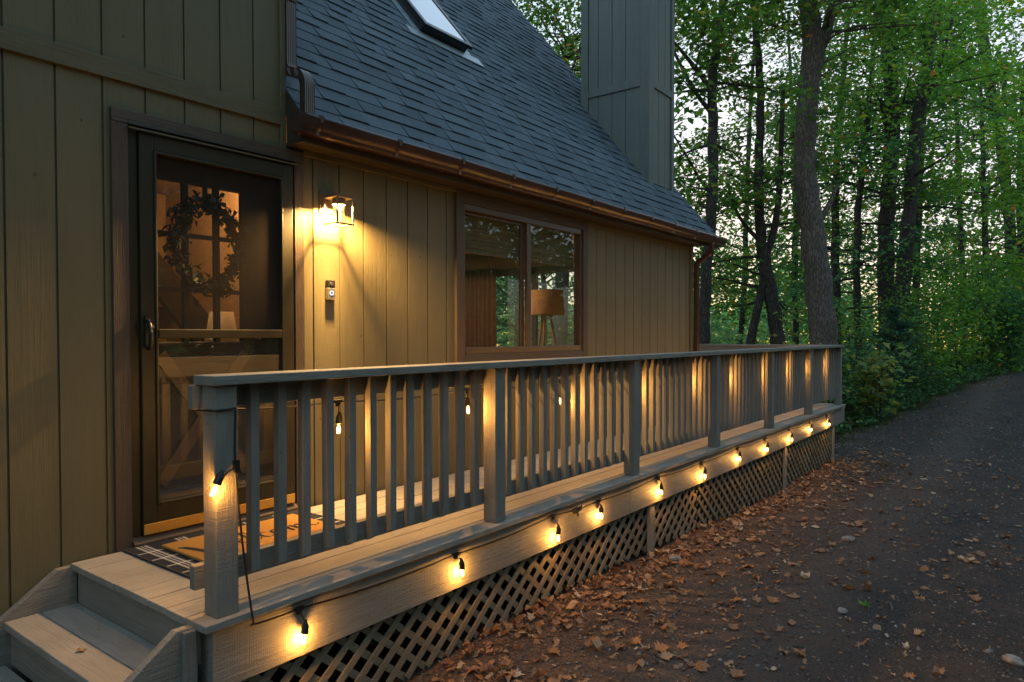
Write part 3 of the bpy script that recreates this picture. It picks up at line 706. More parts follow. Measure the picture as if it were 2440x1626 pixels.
def eL(x): stroke([T(x, .02), T(x + .03, .045), T(x + .045, .07), T(x + .03, .085), T(x + .012, .055), T(x + .02, .005), T(x + .05, -.01), T(x + .075, .02)], .007, .018); letter()
eL(.215)
stroke([T(.285, .015), T(.32, .09), T(.33, .155), T(.312, .165), T(.298, .10), T(.30, .02), T(.325, -.01), T(.35, .02)], .007, .020); letter()
stroke([T(.405, .07), T(.385, .085), T(.362, .05), T(.365, .005), T(.39, -.01), T(.42, .015)], .007, .018); letter()
stroke([T(.46, .08), T(.435, .07), T(.43, .02), T(.455, -.01), T(.48, .02), T(.478, .07), T(.455, .085), T(.475, .06), T(.51, .07)], .007, .018); letter()
stroke([T(.505, .07), T(.522, .085), T(.525, .04), T(.522, -.01), T(.535, .06), T(.555, .085), T(.562, .05), T(.56, -.01), T(.575, .06), T(.595, .085), T(.602, .05), T(.604, .0), T(.625, .01)], .007, .019); letter()
eL(.62)

# ------------------------------------------------------------------ porch deck
def gz(x, y):
    z = -.635 - .175 * smooth(3.2, 8.6, x)
    z += .62 * smooth(13, 27, x)
    if x > 11: z -= .16 * max(0, y - 4.2) * smooth(11, 14, x)
    z -= .06 * smooth(1.6, 2.5, y) * (1 - smooth(2.3, 3.2, x)) * .5
    return z
DK = thing('porch_deck', 'long taupe wooden porch platform with lattice skirt along the cabin front', 'porch', (6, 2.9, -.6))
mb = MB(); y = 2.375
while y < YW - .03:
    y1 = min(y + .140, YW - .003)
    xs = [1.313 + rng.uniform(0, .004)] + sorted(rng.sample([3.1, 4.7, 5.6, 6.4, 7.3, 8.9, 9.7], 2)) + [11.42]
    for a, b in zip(xs[:-1], xs[1:]): mb.box(a, b - .003, y, y1, -.030 + rng.uniform(-.001, .001), rng.uniform(-.0015, .001))
    y += .1455
y = YW + .003
while y < 7.2:
    mb.box(8.52, 11.42, y, y + .140, -.030, rng.uniform(-.0015, .001)); y += .1455
put('decking', mb, M['deck'], DK, bevel=.003)
for a, b in ((1.36, 4.60), (4.603, 8.19), (8.193, 11.52)): put('fascia_board', MB().box(a, b, 2.410, 2.448, -.272, -.0315), M['porch'], DK, bevel=.003)
put('end_fascia', MB().box(1.362, 1.40, 2.4485, 3.545, -.30, -.0315), M['porchy'], DK, bevel=.003)
put('end_fascia', MB().box(11.38, 11.42, 2.4485, 7.1, -.272, -.0315), M['porchy'], DK, bevel=.003)
for y in (2.9, 3.4): put('joist', MB().box(1.5, 11.3, y, y + .04, -.25, -.032), M['lattice'], DK)
for x in (4.955, 8.50, 10.89): put('skirt_post', MB().box(x, x + .085, 2.424, 2.449, gz(x, 2.4) - .1, -.2725), M['porchz'], DK, bevel=.003)
put('corner_post', MB().box(1.362, 1.45, 2.4495, 2.53, gz(1.4, 2.5) - .1, -.3005), M['porchz'], DK, bevel=.003)
def lattice(xa, xb, slope_front, seed):
    r = random.Random(seed); mb = MB(); ang = 39.5
    for layer, sg in ((0, slope_front), (1, -slope_front)):
        ya, yb = (2.4495, 2.4575) if layer == 0 else (2.4605, 2.4685)
        tx, tz = math.cos(R(ang)), math.sin(R(ang)) * sg
        px, pz = -tz, tx
        step = .142; x = xa - .8
        while x < xb + .8:
            jit = r.uniform(-.004, .004)
            # line through (x, -.45) ; clip to x in [xa, xb], z in [bottom, -.245]
            ts = []
            zt = -.245 - .003 * layer
            for T_ in np.linspace(-.9, .9, 361):
                X, Z = x + jit + tx * T_, -.45 + tz * T_
                if xa + .012 <= X <= xb - .012 and Z <= zt and Z >= min(-.595, gz(X, 2.44) + .035) + r.uniform(-.003, .003): ts.append(T_)
            if len(ts) > 6:
                t0, t1 = ts[0], ts[-1]; w = .0172
                A = [(x + jit + tx * tt + px * ww, -.45 + tz * tt + pz * ww) for tt, ww in ((t0, -w), (t1, -w), (t1, w), (t0, w))]
                mb.prism(A, 'y', ya, yb)
            x += step
    return mb
put('lattice_panel', lattice(1.40, 5.95, 1, 1), M['lattice'], DK)
put('lattice_panel', lattice(5.95, 8.50, -1, 2), M['lattice'], DK)
put('lattice_panel', lattice(8.58, 10.89, -1, 3), M['lattice'], DK)

# steps at the near end
ST = thing('porch_steps', 'taupe wooden steps climbing to the near end of the porch', 'steps', (1.1, 3.0, -.62))
put('riser', MB().box(1.335, 1.358, 2.53, 3.51, -.36, -.031), M['porchy'], ST)
for i, (xf, z) in enumerate(((1.047, -.180), (.765, -.362))):
    put('tread', MB().box(xf, xf + .135, 2.503, 3.515, z - .032, z).box(xf + .139, xf + .286, 2.503, 3.515, z - .032, z - .001), M['deck_y'] if 'deck_y' in M else M.setdefault('deck_y', paint_wood('taupe_tread_paint', (.37, .325, .275), 'y', .55, .35, .16, False)), ST, bevel=.004)
    put('riser', MB().box(xf + .025, xf + .045, 2.503, 3.515, z - .19, z - .033), M['porchy'], ST)
def stringer(y0, y1, zt): return MB().prism([(1.334, -.66), (1.334, zt), (1.255, zt), (.35, zt - .66), (.35, -.75), (.9, -.75)], 'y', y0, y1)
put('stringer', stringer(3.5165, 3.5555, -.012), M['porch'], ST, bevel=.003)
put('stringer', stringer(2.463, 2.5015, -.022), M['porch'], ST, bevel=.003)
put('stringer_post', MB().box(1.272, 1.318, 2.440, 2.4625, -.70, -.028), M['porchz'], ST, bevel=.003)

# ------------------------------------------------------------------ porch railing
RL = thing('porch_railing', 'taupe wooden porch railing with square balusters and flat cap', 'railing', (6.3, 2.45, 0))
pm = MB().box(-.044, .044, -.044, .044, .0005, .857).mesh('post'); pm.materials.append(M['porchz'])
PX = [1.420 + 1.640 * k for k in range(7)]
for x in PX: put('post', pm, None, RL, (x, 2.449, 0), bevel=.003)
rng2 = random.Random(5)
for k in range(6):
    a, b = PX[k] + .044, PX[k + 1] - .044
    gap = (b - a - 12 * .038) / 13
    for i in range(12):
        x = a + gap + .019 + i * (gap + .038)
        if k == 0 and i == 0 or not bpy.data.meshes.get('baluster'):
            if not bpy.data.meshes.get('baluster'):
                bal = MB().prism([(-.019, .118), (.0185, .096), (.0185, .8565), (-.019, .8565)], 'x', -.019, .019).mesh('baluster'); bal.materials.append(M['porchz'])
        o = put('baluster', bal, None, RL, (x + rng2.uniform(-.003, .003), 2.4740, rng2.uniform(-.004, .002)), bevel=.002)
        o.rotation_euler = (0, R(rng2.uniform(-.25, .25)), 0)
for z0, z1 in ((.095, .185), (.766, .857)):
    for a, b in ((1.340, 6.30), (6.303, 11.29)): put('rail', MB().box(a, b, 2.4935, 2.531, z0, z1), M['porch'], RL, bevel=.003)
for a, b, c in ((1.353, 4.690, .894), (4.693, 8.05, .893), (8.053, 11.31, .8943)): put('cap_rail', MB().box(a, b, 2.378, 2.515, .858, c), M['porch'], RL, bevel=.004)
# return railing on the far end
put('cap_rail', MB().box(11.19, 11.31, 2.5155, 7.2, .858, .893), M['porchy'], RL, bevel=.004)
for z0, z1 in ((.766, .8575), (.095, .185)): put('rail', MB().box(11.20, 11.24, 2.535, 7.15, z0, z1), M['porchy'], RL, bevel=.003)
for y in (4.05, 5.65, 7.15): put('post', pm, None, RL, (11.285, y, 0), bevel=.003)

# ------------------------------------------------------------------ string lights
bulb_me = MB().lathe([(.0, -.064), (.010, -.0625), (.0185, -.054), (.0225, -.040), (.0215, -.026), (.016, -.012), (.0125, .0)], (0, 0, 0), 18).mesh('bulb', True); bulb_me.materials.append(M['bulbglass'])
sock_me = MB().lathe([(0, .052), (.006, .052), (.0075, .044), (.0150, .028), (.0160, .004), (.0165, -.002), (.0130, -.003), (0, -.003)], (0, 0, 0), 16).mesh('socket', True); sock_me.materials.append(M['rubber'])
fb = MB()
for a in (0, 90, 180, 270):
    fb.tube([(.003 * math.cos(R(a)), .003 * math.sin(R(a)), -.008), (.0075 * math.cos(R(a + 30)), .0075 * math.sin(R(a + 30)), -.025), (.0045 * math.cos(R(a + 60)), .0045 * math.sin(R(a + 60)), -.046)], .0011, 5)
fil_me = fb.mesh('filament'); fil_me.materials.append(M['filament'])
BULB_W = .29
def add_bulb(root, p, tilt=(0, 0), w=1.0):
    s_ = put('socket', sock_me, None, root, p); s_.rotation_euler = (R(tilt[0]), R(tilt[1]), 0)
    for nm, me in (('bulb', bulb_me), ('filament', fil_me)):
        o = bpy.data.objects.new(nm, me); COL.objects.link(o); o.parent = s_
    l = bpy.data.lights.new('bulb_light', 'POINT'); l.energy = BULB_W * LAMP * w; l.color = (1, .47, .095); l.shadow_soft_size = .008
    o = bpy.data.objects.new('bulb_light', l); COL.objects.link(o); o.parent = s_; o.location = (0, 0, -.028)
def cord(root, anchors, bulbs, name, rad=.0042, sag=.017):
    mb = MB(); pts = []
    for a, b in zip(anchors[:-1], anchors[1:]):
        a_, b_ = np.array(a), np.array(b); L = np.linalg.norm(b_ - a_)
        for k in range(8):
            t = k / 8; p = a_ * (1 - t) + b_ * t; p[2] -= sag * min(1, L) * 4 * t * (1 - t); pts.append(tuple(p))
    pts.append(anchors[-1]); mb.tube(pts, rad, 6)
    for top, soc in bulbs:
        mb.tube(spline([top, ((top[0] * 2 + soc[0]) / 3, (top[1] * 2 + soc[1]) / 3 - .002, top[2] - .022), (soc[0], soc[1], soc[2] + .05)], 5), .0032, 6)
        mb.box(top[0] - .020, top[0] + .020, top[1] - .006, top[1] + .006, top[2] - .007, top[2] + .007)
        mb.box(top[0] - .008, top[0] + .008, top[1] - .007, top[1] + .007, top[2] - .022, top[2] - .004)
    return put(name, mb, M['rubber'], root)

SO = thing('string_light', 'string of lit bulbs along the fascia below the deck edge', 'string lights', (1.5, 2.37, -.1), 'string lights on the porch')
fx = [1.74, 2.70, 3.59, 4.135, 5.06, 5.93, 6.85, 7.70, 8.60, 9.51, 10.43]
tilts = [(0, 6), (4, -10), (0, 4), (0, -3), (5, -14), (0, 5), (-3, 8), (3, 2), (2, -8), (0, 5), (0, -10)]
tops = [(x - .012 + .01 * math.sin(i * 5), 2.402, -.078 + .008 * math.cos(i * 3)) for i, x in enumerate(fx)]
socs = [(x, 2.383 - .006 * ((i * 7) % 3), -.168 + .014 * math.sin(i * 2.3)) for i, x in enumerate(fx)]
anch = [(1.452, 2.398, .760), (1.446, 2.396, .62), (1.450, 2.395, .50), (1.482, 2.397, .20), (1.497, 2.380, .02), (1.500, 2.366, -.045), (1.512, 2.402, -.066)] + tops[:1]
for i in range(1, len(tops)): anch += [tops[i]]
anch += [(11.2, 2.402, -.07)]
sc_ = cord(SO, anch, list(zip(tops, socs)), 'cord')
for p, t in zip(socs, tilts): add_bulb(SO, p, t)
# bulb on the near post
mb = MB().tube(spline([(1.452, 2.394, .545), (1.437, 2.393, .545), (1.412, 2.392, .535), (1.398, 2.391, .522)], 5), .0035, 6)
mb.box(1.442, 1.462, 2.388, 2.404, .53, .575)
put('branch_cord', mb, M['rubber'], SO); add_bulb(SO, (1.369, 2.386, .502), (6, 24))
# plug connection
mb = MB().box(3.80, 3.86, 2.385, 2.404, -.105, -.075).box(3.87, 3.90, 2.388, 2.404, -.100, -.080)
mb.tube([(3.81, 2.384, -.09), (3.83, 2.375, -.112), (3.825, 2.378, -.125)], .007, 7).tube([(3.865, 2.39, -.085), (3.875, 2.375, -.065), (3.86, 2.37, -.06)], .006, 7)
put('plug_connector', mb, M['cap'], SO, bevel=.003)
put('price_tag', MB().box(3.622, 3.626, 2.398, 2.400, -.165, -.085).box(3.615, 3.633, 2.397, 2.3985, -.195, -.168), M['shadecl'], SO)

SI = thing('string_light', 'string of lit bulbs inside the railing under the top rail', 'string lights', (1.5, 2.54, .75), 'string lights on the porch')
ix = [2.06, 2.955, 3.895, 4.86, 5.85, 6.78, 7.70, 8.63, 9.55, 10.45]
itops = [(x - .012, 2.548, .742 + .006 * math.sin(i * 3.1)) for i, x in enumerate(ix)]
isocs = [(x, 2.556, .640 + .012 * math.sin(i * 2.1)) for i, x in enumerate(ix)]
ianch = [(1.372, 2.400, .767), (1.370, 2.44, .766), (1.36, 2.538, .764), (1.45, 2.545, .758)] + itops + [(11.1, 2.548, .75)]
cord(SI, [(1.452, 2.398, .770), (1.376, 2.3985, .767)] + ianch, list(zip(itops, isocs)), 'cord', sag=.02)
for i, p in enumerate(isocs): add_bulb(SI, p, (rng2.uniform(-4, 4), rng2.uniform(-8, 8)), 1.5)

# ------------------------------------------------------------------ ground and drive
def grid(x0, x1, y0, y1, nx, ny, zf, keep=None):
    X = np.linspace(0, 1, nx); Y = np.linspace(y0, y1, ny)
    X = x0 + (x1 - x0) * X
    v = np.array([(x, y, zf(x, y)) for y in Y for x in X]); q = []
    for j in range(ny - 1):
        for i in range(nx - 1):
            q.append((j * nx + i, j * nx + i + 1, (j + 1) * nx + i + 1, (j + 1) * nx + i))
    return v, np.array(q)
def hill(x, y):
    z = gz(x, y)
    if y > 12: z -= .05 * (y - 12)
    if x > 60: z += .0 * (x - 60)
    return z
m = NT('forest_floor'); v1 = m.coords('Object'); a = m.noise(v1, .8, 6); b = m.noise(v1, 35, 4)
m.base(m.mix(m.ramp(a, [(.4, (0, 0, 0)), (.6, (1, 1, 1))]), m.ramp(b, [(.3, (.028, .022, .016)), (.6, (.06, .045, .032)), (.8, (.11, .085, .06))]), m.ramp(b, [(.3, (.02, .035, .014)), (.7, (.05, .075, .028))])), .95, spec=.1)
m.normal(m.bump(b, .9, .05))
v, q = grid(-40, 160, -60, 90, 160, 120, lambda x, y: hill(x, y) - .03)
struct('ground', np_mesh('ground', v, q, m.m), None)

def road_l(x):   # left edge of the drive
    pts = [(-10, 2.55), (11.2, 2.56), (12.2, 3.0), (13.8, 2.9), (18.8, 2.25), (29.5, .56), (44, -2.2), (70, -9)]
    return float(np.interp(x, [p[0] for p in pts], [p[1] for p in pts])) + (.10 * math.sin(x * 2.3) + .07 * math.sin(x * 5.1 + 1)) * smooth(11.5, 14, x)
m = NT('dirt_and_gravel'); v1 = m.coords('Object')
n1 = m.noise(v1, 55, 5, .7); n2 = m.noise(v1, 1.1, 5, .6, .6); n3 = m.noise(v1, 240, 3, .7); vo = m.voro(v1, 90); vb = m.voro(v1, 42)
sp = m.n('ShaderNodeSeparateXYZ'); m.l(v1, sp.inputs[0])
dirt = m.ramp(n1, [(.28, (.075, .043, .028)), (.5, (.185, .115, .080)), (.72, (.34, .235, .17))])
grav = m.ramp(n3, [(.3, (.048, .040, .039)), (.5, (.130, .112, .106)), (.7, (.36, .32, .30))])
grav = m.mix(m.ramp(vo.outputs['Distance'], [(.15, (0, 0, 0)), (.5, (.8, .8, .8))]), grav, (.035, .030, .030))
# earth by the lattice, dark gravel further out
edge = m.math('ADD', m.math('SUBTRACT', sp.outputs[1], 1.35), m.math('MULTIPLY', m.math('SUBTRACT', n2, .5), 2.4))
edge = m.math('SUBTRACT', edge, m.math('MULTIPLY', m.math('MAXIMUM', m.math('SUBTRACT', sp.outputs[0], 7.5), 0), .22))
fac = m.ramp(edge, [(.0, (0, 0, 0)), (.8, (1, 1, 1))])
col = m.mix(fac, grav, dirt)
moss = m.math('MULTIPLY', m.ramp(m.noise(v1, .55, 5, .6), [(.58, (0, 0, 0)), (.70, (.55, .55, .55))]), m.ramp(n1, [(.4, (0, 0, 0)), (.6, (1, 1, 1))]))
col = m.mix(moss, col, (.055, .062, .028))
dust = m.ramp(m.noise(v1, .9, 6, .65, 1.2), [(.55, (0, 0, 0)), (.75, (.45, .45, .45))])
col = m.mix(dust, col, (.14, .13, .125))
trk = m.math('ABSOLUTE', m.math('SUBTRACT', m.math('ABSOLUTE', m.math('SUBTRACT', sp.outputs[1], m.math('ADD', -.05, m.math('MULTIPLY', n2, .8)))), .85))
col = m.mix(m.ramp(trk, [(.1, (.55, .55, .55)), (.5, (0, 0, 0))]), col, m.mix(n1, (.10, .075, .064), (.24, .19, .165)))
pat = m.ramp(m.noise(v1, 2.6, 6, .7, .8), [(.42, (0, 0, 0)), (.62, (.6, .6, .6))])
col = m.mix(pat, col, m.mix(n1, (.05, .034, .027), (.22, .15, .12)))
m.base(col, .95, spec=.15)
h = m.math('ADD', m.math('MULTIPLY', n1, .6), m.math('ADD', m.math('MULTIPLY', m.math('SUBTRACT', 1, vb.outputs['Distance']), .5), m.math('MULTIPLY', n3, .5)))
m.normal(m.bump(h, 1.0, .035))
xs = np.concatenate([np.linspace(-6, 14, 240), np.linspace(14.2, 70, 120)]); ny = 60
def dz(x, y): return gz(x, y) + .010 * math.sin(x * 3.1 + y * 2) * math.sin(y * 4.2 - x) + .016 * math.sin(x * .9 + 1) * math.sin(y * 1.1) + .012
v = []; q = []
for x in xs:
    yl = road_l(x)
    for j in range(ny):
        y = yl + (-9.0 - yl) * (j / (ny - 1)) ** 1.5; v.append((x, y, dz(x, y) - .02 * smooth(0, 1, 1 - j / 2)))
for i in range(len(xs) - 1):
    for j in range(ny - 1): q.append((i * ny + j, i * ny + j + 1, (i + 1) * ny + j + 1, (i + 1) * ny + j))
drv = struct('driveway', np_mesh('driveway', np.array(v), np.array(q), m.m), None)
drv.data.polygons.foreach_set('use_smooth', [True] * len(drv.data.polygons))

# pebbles
def pebbles(n, seed):
    g = np.random.default_rng(seed); base = np.array([(1, 0, 0), (-1, 0, 0), (0, 1, 0), (0, -1, 0), (0, 0, 1), (0, 0, -1)], float)
    tri = np.array([(0, 2, 4), (2, 1, 4), (1, 3, 4), (3, 0, 4), (2, 0, 5), (1, 2, 5), (3, 1, 5), (0, 3, 5)])
    X = 1.6 + 17 * g.random(n) ** 1.7; yl = np.array([road_l(x) for x in X]); Y = yl - .06 - 4.0 * g.random(n)
    Z = np.array([dz(a, b) for a, b in zip(X, Y)])
    s_ = (.004 + .011 * g.random(n) ** 3 + .012 * (g.random(n) < .008)) * (1 + .05 * np.maximum(0, X - 5))
    k = base[None] * (s_[:, None] * g.uniform(.6, 1.4, (n, 3)) * (1, 1, .6))[:, None, :]
    a = g.uniform(0, 6.28, n); c_, d_ = np.cos(a)[:, None], np.sin(a)[:, None]
    k = np.stack([k[..., 0] * c_ - k[..., 1] * d_, k[..., 0] * d_ + k[..., 1] * c_, k[..., 2]], -1) + g.normal(0, 1, k.shape) * s_[:, None, None] * .16
    V = k + np.stack([X, Y, Z + s_ * .15], 1)[:, None, :]
    return V.reshape(-1, 3), (tri[None] + 6 * np.arange(n)[:, None, None]).reshape(-1, 3)
v, q = pebbles(30000, 4)
m = NT('pebble_stone'); gi = m.n('ShaderNodeNewGeometry')
m.base(m.ramp(gi.outputs['Random Per Island'], [(0, (.05, .036, .03)), (.6, (.12, .095, .085)), (.93, (.22, .185, .16)), (1, (.38, .33, .29))]), .9)
o = put('gravel', np_mesh('gravel', v, q, m.m), None); tag(o, 'fine dark gravel strewn over the dirt drive', 'gravel', kind='stuff')

# ------------------------------------------------------------------ fallen leaves
def lobed(kind, r):
    """outline of one dry leaf, unit length along +x"""
    if kind == 'oval':
        n = 14; return [(.5 * math.cos(t) , .34 * math.sin(t) * (1 + .12 * math.cos(t)) + .012 * math.sin(9 * t)) for t in np.linspace(0, 2 * math.pi, n, endpoint=False)]
    if kind == 'oak':
        up = [(-.5, .015), (-.34, .05), (-.26, .17), (-.18, .06), (-.06, .09), (.02, .27), (.10, .10), (.20, .11), (.30, .22), (.33, .09), (.5, .0)]
    else:
        up = [(-.5, .012), (-.30, .03), (-.34, .22), (-.24, .20), (-.16, .40), (-.08, .26), (.02, .44), (.06, .20), (.20, .30), (.22, .13), (.52, .0)]
    up = [(x + r.uniform(-.02, .02), y * r.uniform(.85, 1.15)) for x, y in up]
    return up + [(x, -y * r.uniform(.8, 1.1)) for x, y in reversed(up[1:-1])]
def leaf_mesh(kind, r, L, curl):
    out = lobed(kind, r); cx = sum(p[0] for p in out) / len(out)
    v = [(0, 0, 0)]; n = len(out)
    tilt = r.uniform(-.15, .15)
    def Z(x, y): return curl * (x * x * 1.3 + abs(y) * 1.2) + tilt * x + curl * .35 * math.sin(7 * x + 3 * y)
    v = [(cx * L, 0, Z(cx, 0) * L)] + [(.55 * x * L + .45 * cx * L, .5 * y * L, Z(.55 * x + .45 * cx, .5 * y) * L) for x, y in out] + [(x * L, y * L, Z(x, y) * L) for x, y in out]
    f = []
    for i in range(n):
        j = (i + 1) % n; f += [(0, 1 + i, 1 + j), (1 + i, 1 + n + i, 1 + n + j, 1 + j)]
    zmin = min(p[2] for p in v)
    v = [(a, b, c - zmin) for a, b, c in v]
    return v, f
lr = random.Random(21)
kinds = [('oak', M['litterA'], 'dry tan lobed oak leaf lying curled on the dirt drive', 'tan oak leaves on the drive', .50),
         ('oval', M['litterA'], 'dry pale oval leaf lying flat on the dirt drive', 'pale oval leaves on the drive', .22),
         ('maple', M['litterO'], 'orange pointed maple leaf fallen on the dirt drive', 'orange maple leaves on the drive', .28)]
protos = []
for kd, mat, lab, grp, wgt in kinds:
    for k in range(4):
        v, f = leaf_mesh(kd, lr, 1.0, lr.uniform(.08, .45)); me = bpy.data.meshes.new('fallen_leaf'); me.from_pydata(v, [], f); me.materials.append(mat); protos.append((kd, me))
def leaf_spot():
    while True:
        x = 1.9 + 10.5 * lr.random() ** 1.5
        off = lr.expovariate(2.1) if lr.random() < .8 else lr.uniform(0, 3.6)
        y = 2.40 - .03 - off
        # inside the picture?
        dx, dy = x, y; dep = dx * .796 + dy * .605; lat = dx * .605 - dy * .796
        if dep > 1.6 and abs(lat / dep) < .74 and (dz(x, y) - 1.04) / dep > -.52 and off < 3.6: return x, y, dep
spots = sorted((leaf_spot() for _ in range(820)), key=lambda s: s[2])
made = set()
for x, y, dep in spots[:290]:
    t = lr.random(); kd = 0 if t < .55 else (1 if t < .72 else 2)
    kd_name, _, lab, grp, _ = kinds[kd]
    me = lr.choice([p[1] for p in protos if p[0] == kd_name])
    o = bpy.data.objects.new('fallen_leaf', me); COL.objects.link(o)
    s = lr.uniform(.04, .098) * (1.15 if kd == 2 else 1) * (1.15 if lr.random() < .12 else 1); o.scale = (s, s * lr.uniform(.8, 1.1), s)
    o.location = (x, y, dz(x, y) + .002); o.rotation_euler = (lr.gauss(0, .22), lr.gauss(0, .22), lr.uniform(0, 6.28))
    if lr.random() < .2: o.rotation_euler[0] += math.pi; o.location.z += .3 * s
    tag(o, lab, 'leaf', grp)
V, F = [], []
for x, y, dep in spots[290:]:
    v, f = leaf_mesh(lr.choice(('oak', 'oak', 'maple', 'oval')), lr, lr.uniform(.05, .11), lr.uniform(.05, .4)); a = lr.uniform(0, 6.28); c, s = math.cos(a), math.sin(a); o_ = len(V)
    V += [(x + c * p[0] - s * p[1], y + s * p[0] + c * p[1], dz(x, y) + .003 + p[2]) for p in v]; F += [tuple(i + o_ for i in q) for q in f]
for k in range(260):
    x = 3.2 + 22 * lr.random() ** 1.3; y = road_l(x) - .1 - lr.uniform(0, 3.4)
    v, f = leaf_mesh(lr.choice(('oak', 'maple', 'oval')), lr, lr.uniform(.05, .10), lr.uniform(.1, .6)); a = lr.uniform(0, 6.28); c, s = math.cos(a), math.sin(a); o_ = len(V)
    V += [(x + c * p[0] - s * p[1], y + s * p[0] + c * p[1], dz(x, y) + .003 + p[2]) for p in v]; F += [tuple(i + o_ for i in q) for q in f]
for k in range(3400):   # crumbs and bits
    x = 1.6 + 24 * lr.random() ** 1.8; y = road_l(x) - .05 - (lr.expovariate(.9) if lr.random() < .6 else lr.uniform(0, 4)); 
    v, f = leaf_mesh('oval', lr, lr.uniform(.012, .045) * (1 + max(0, x - 10) * .05), lr.uniform(.05, .5)); a = lr.uniform(0, 6.28); c, s = math.cos(a), math.sin(a); o_ = len(V)
    w = lr.uniform(.3, 1)
    V += [(x + c * p[0] - s * p[1] * w, y + s * p[0] + c * p[1] * w, dz(x, y) + .002 + p[2]) for p in v]; F += [tuple(i + o_ for i in q) for q in f]
for k in range(480):   # drift against the skirt
    x = 2.6 + 8.6 * lr.random() ** 1.2; y = 2.44 - lr.expovariate(7.0)
    v, f = leaf_mesh(lr.choice(('oak', 'oval', 'maple')), lr, lr.uniform(.03, .085), lr.uniform(.1, .7)); a = lr.uniform(0, 6.28); c, s = math.cos(a), math.sin(a); o_ = len(V); tl_ = lr.uniform(-.5, .5)
    V += [(x + c * p[0] - s * p[1], y + s * p[0] + c * p[1], dz(x, y) + .004 + lr.random() * .001 + p[2] + abs(tl_) * .03 + tl_ * p[0] * .8) for p in v]; F += [tuple(i + o_ for i in q) for q in f]
me = bpy.data.meshes.new('leaf_litter'); me.from_pydata(V, [], F); me.materials.append(M['litterA'])
tag(put('leaf_litter', me, None), 'scattered small dry leaf litter and crumbs on the drive', 'leaf litter', kind='stuff')
for x, y, z, kd, lab in ((1.13, 2.95, -.179, 1, 'small dark leaf lying alone on the top step tread'), (6.05, 2.398, .001, 0, 'small dry leaf on the porch edge between railing posts'), (10.3, 2.62, .001, 2, 'brown leaf on the porch boards near the far end post')):
    o = bpy.data.objects.new('fallen_leaf', lr.choice([p[1] for p in protos if p[0] == kinds[kd][0]])); COL.objects.link(o); o.location = (x, y, z); o.scale = (.04, .035, .04); o.rotation_euler = (0, 0, lr.uniform(0, 6)); tag(o, lab, 'leaf')
# twigs
tg = random.Random(8)
for i, (x, y, L, lab) in enumerate(((4.55, .55, .10, 'short thick grey twig near the right edge of the drive'), (3.05, 1.28, .14, 'pale curved twig lying among leaves in the near drive'), (4.9, .75, .16, 'thin straw coloured twig on the open gravel'), (3.9, 1.75, .09, 'small brown stick near the lattice leaves'))):
    a = tg.uniform(0, 3); mb = MB().tube(spline([(-L / 2, 0, .006), (0, tg.uniform(-.01, .01), .009), (L / 2, 0, .006)], 5), [.005, .006, .006, .005, .005, .006, .006, .005, .004, .004, .003], 7)
    o = put('twig', mb, M['bark'], None, (x, y, dz(x, y) + .004)); o.rotation_euler = (0, 0, a); tag(o, lab, 'twig')

# stones and a weed on the drive
m = NT('grey_stone'); n_ = m.noise(m.coords('Object'), 40, 5); m.base(m.ramp(n_, [(.3, (.16, .13, .11)), (.7, (.34, .29, .26))]), .9); m.normal(m.bump(n_, .6, .006))
for x, y, sz, lab in ((6.51, 1.33, .050, 'grey stone lying alone on the middle of the drive'), (4.63, .97, .033, 'flat grey stone near the green weed on the drive'), (4.38, .11, .045, 'brown block-like stone at the bottom right corner of the drive'), (5.0, 2.25, .05, 'tan stone lying among leaves by the lattice post')):
    bm = bmesh.new(); bmesh.ops.create_icosphere(bm, subdivisions=2, radius=1); r_ = random.Random(int(x * 100))
    for v in bm.verts:
        k = 1 + r_.uniform(-.16, .16); v.co = Vector((v.co.x * k * 1.2, v.co.y * k * .85, v.co.z * k * .55)) * sz
    me = bpy.data.meshes.new('stone'); bm.to_mesh(me); bm.free()
    o = put('stone', me, m.m, None, (x, y, dz(x, y) + sz * .3)); o.rotation_euler = (0, 0, r_.uniform(0, 3)); tag(o, lab, 'stone')
wd = thing('weed', 'small green weed sprouting from the gravel of the drive', 'weed', (4.81, .88, dz(4.81, .88)))
wv = random.Random(3); P_ = []; A_ = []
for k in range(9):
    a = wv.uniform(0, 6.28); e = Vector((math.cos(a), math.sin(a), wv.uniform(.4, 1.2))).normalized()
    for t in (.4, .7, 1): P_.append((4.81 + e.x * .035 * t, .88 + e.y * .035 * t, dz(4.81, .88) + .006 + e.z * .03 * t)); A_.append(tuple(e))
v, q = leaf_cloud(np.array(P_), .035, .5, .35, .1, 5, axis=np.array(A_)); put('leaves', np_mesh('leaves', v, q, M['leafC']), None, wd)

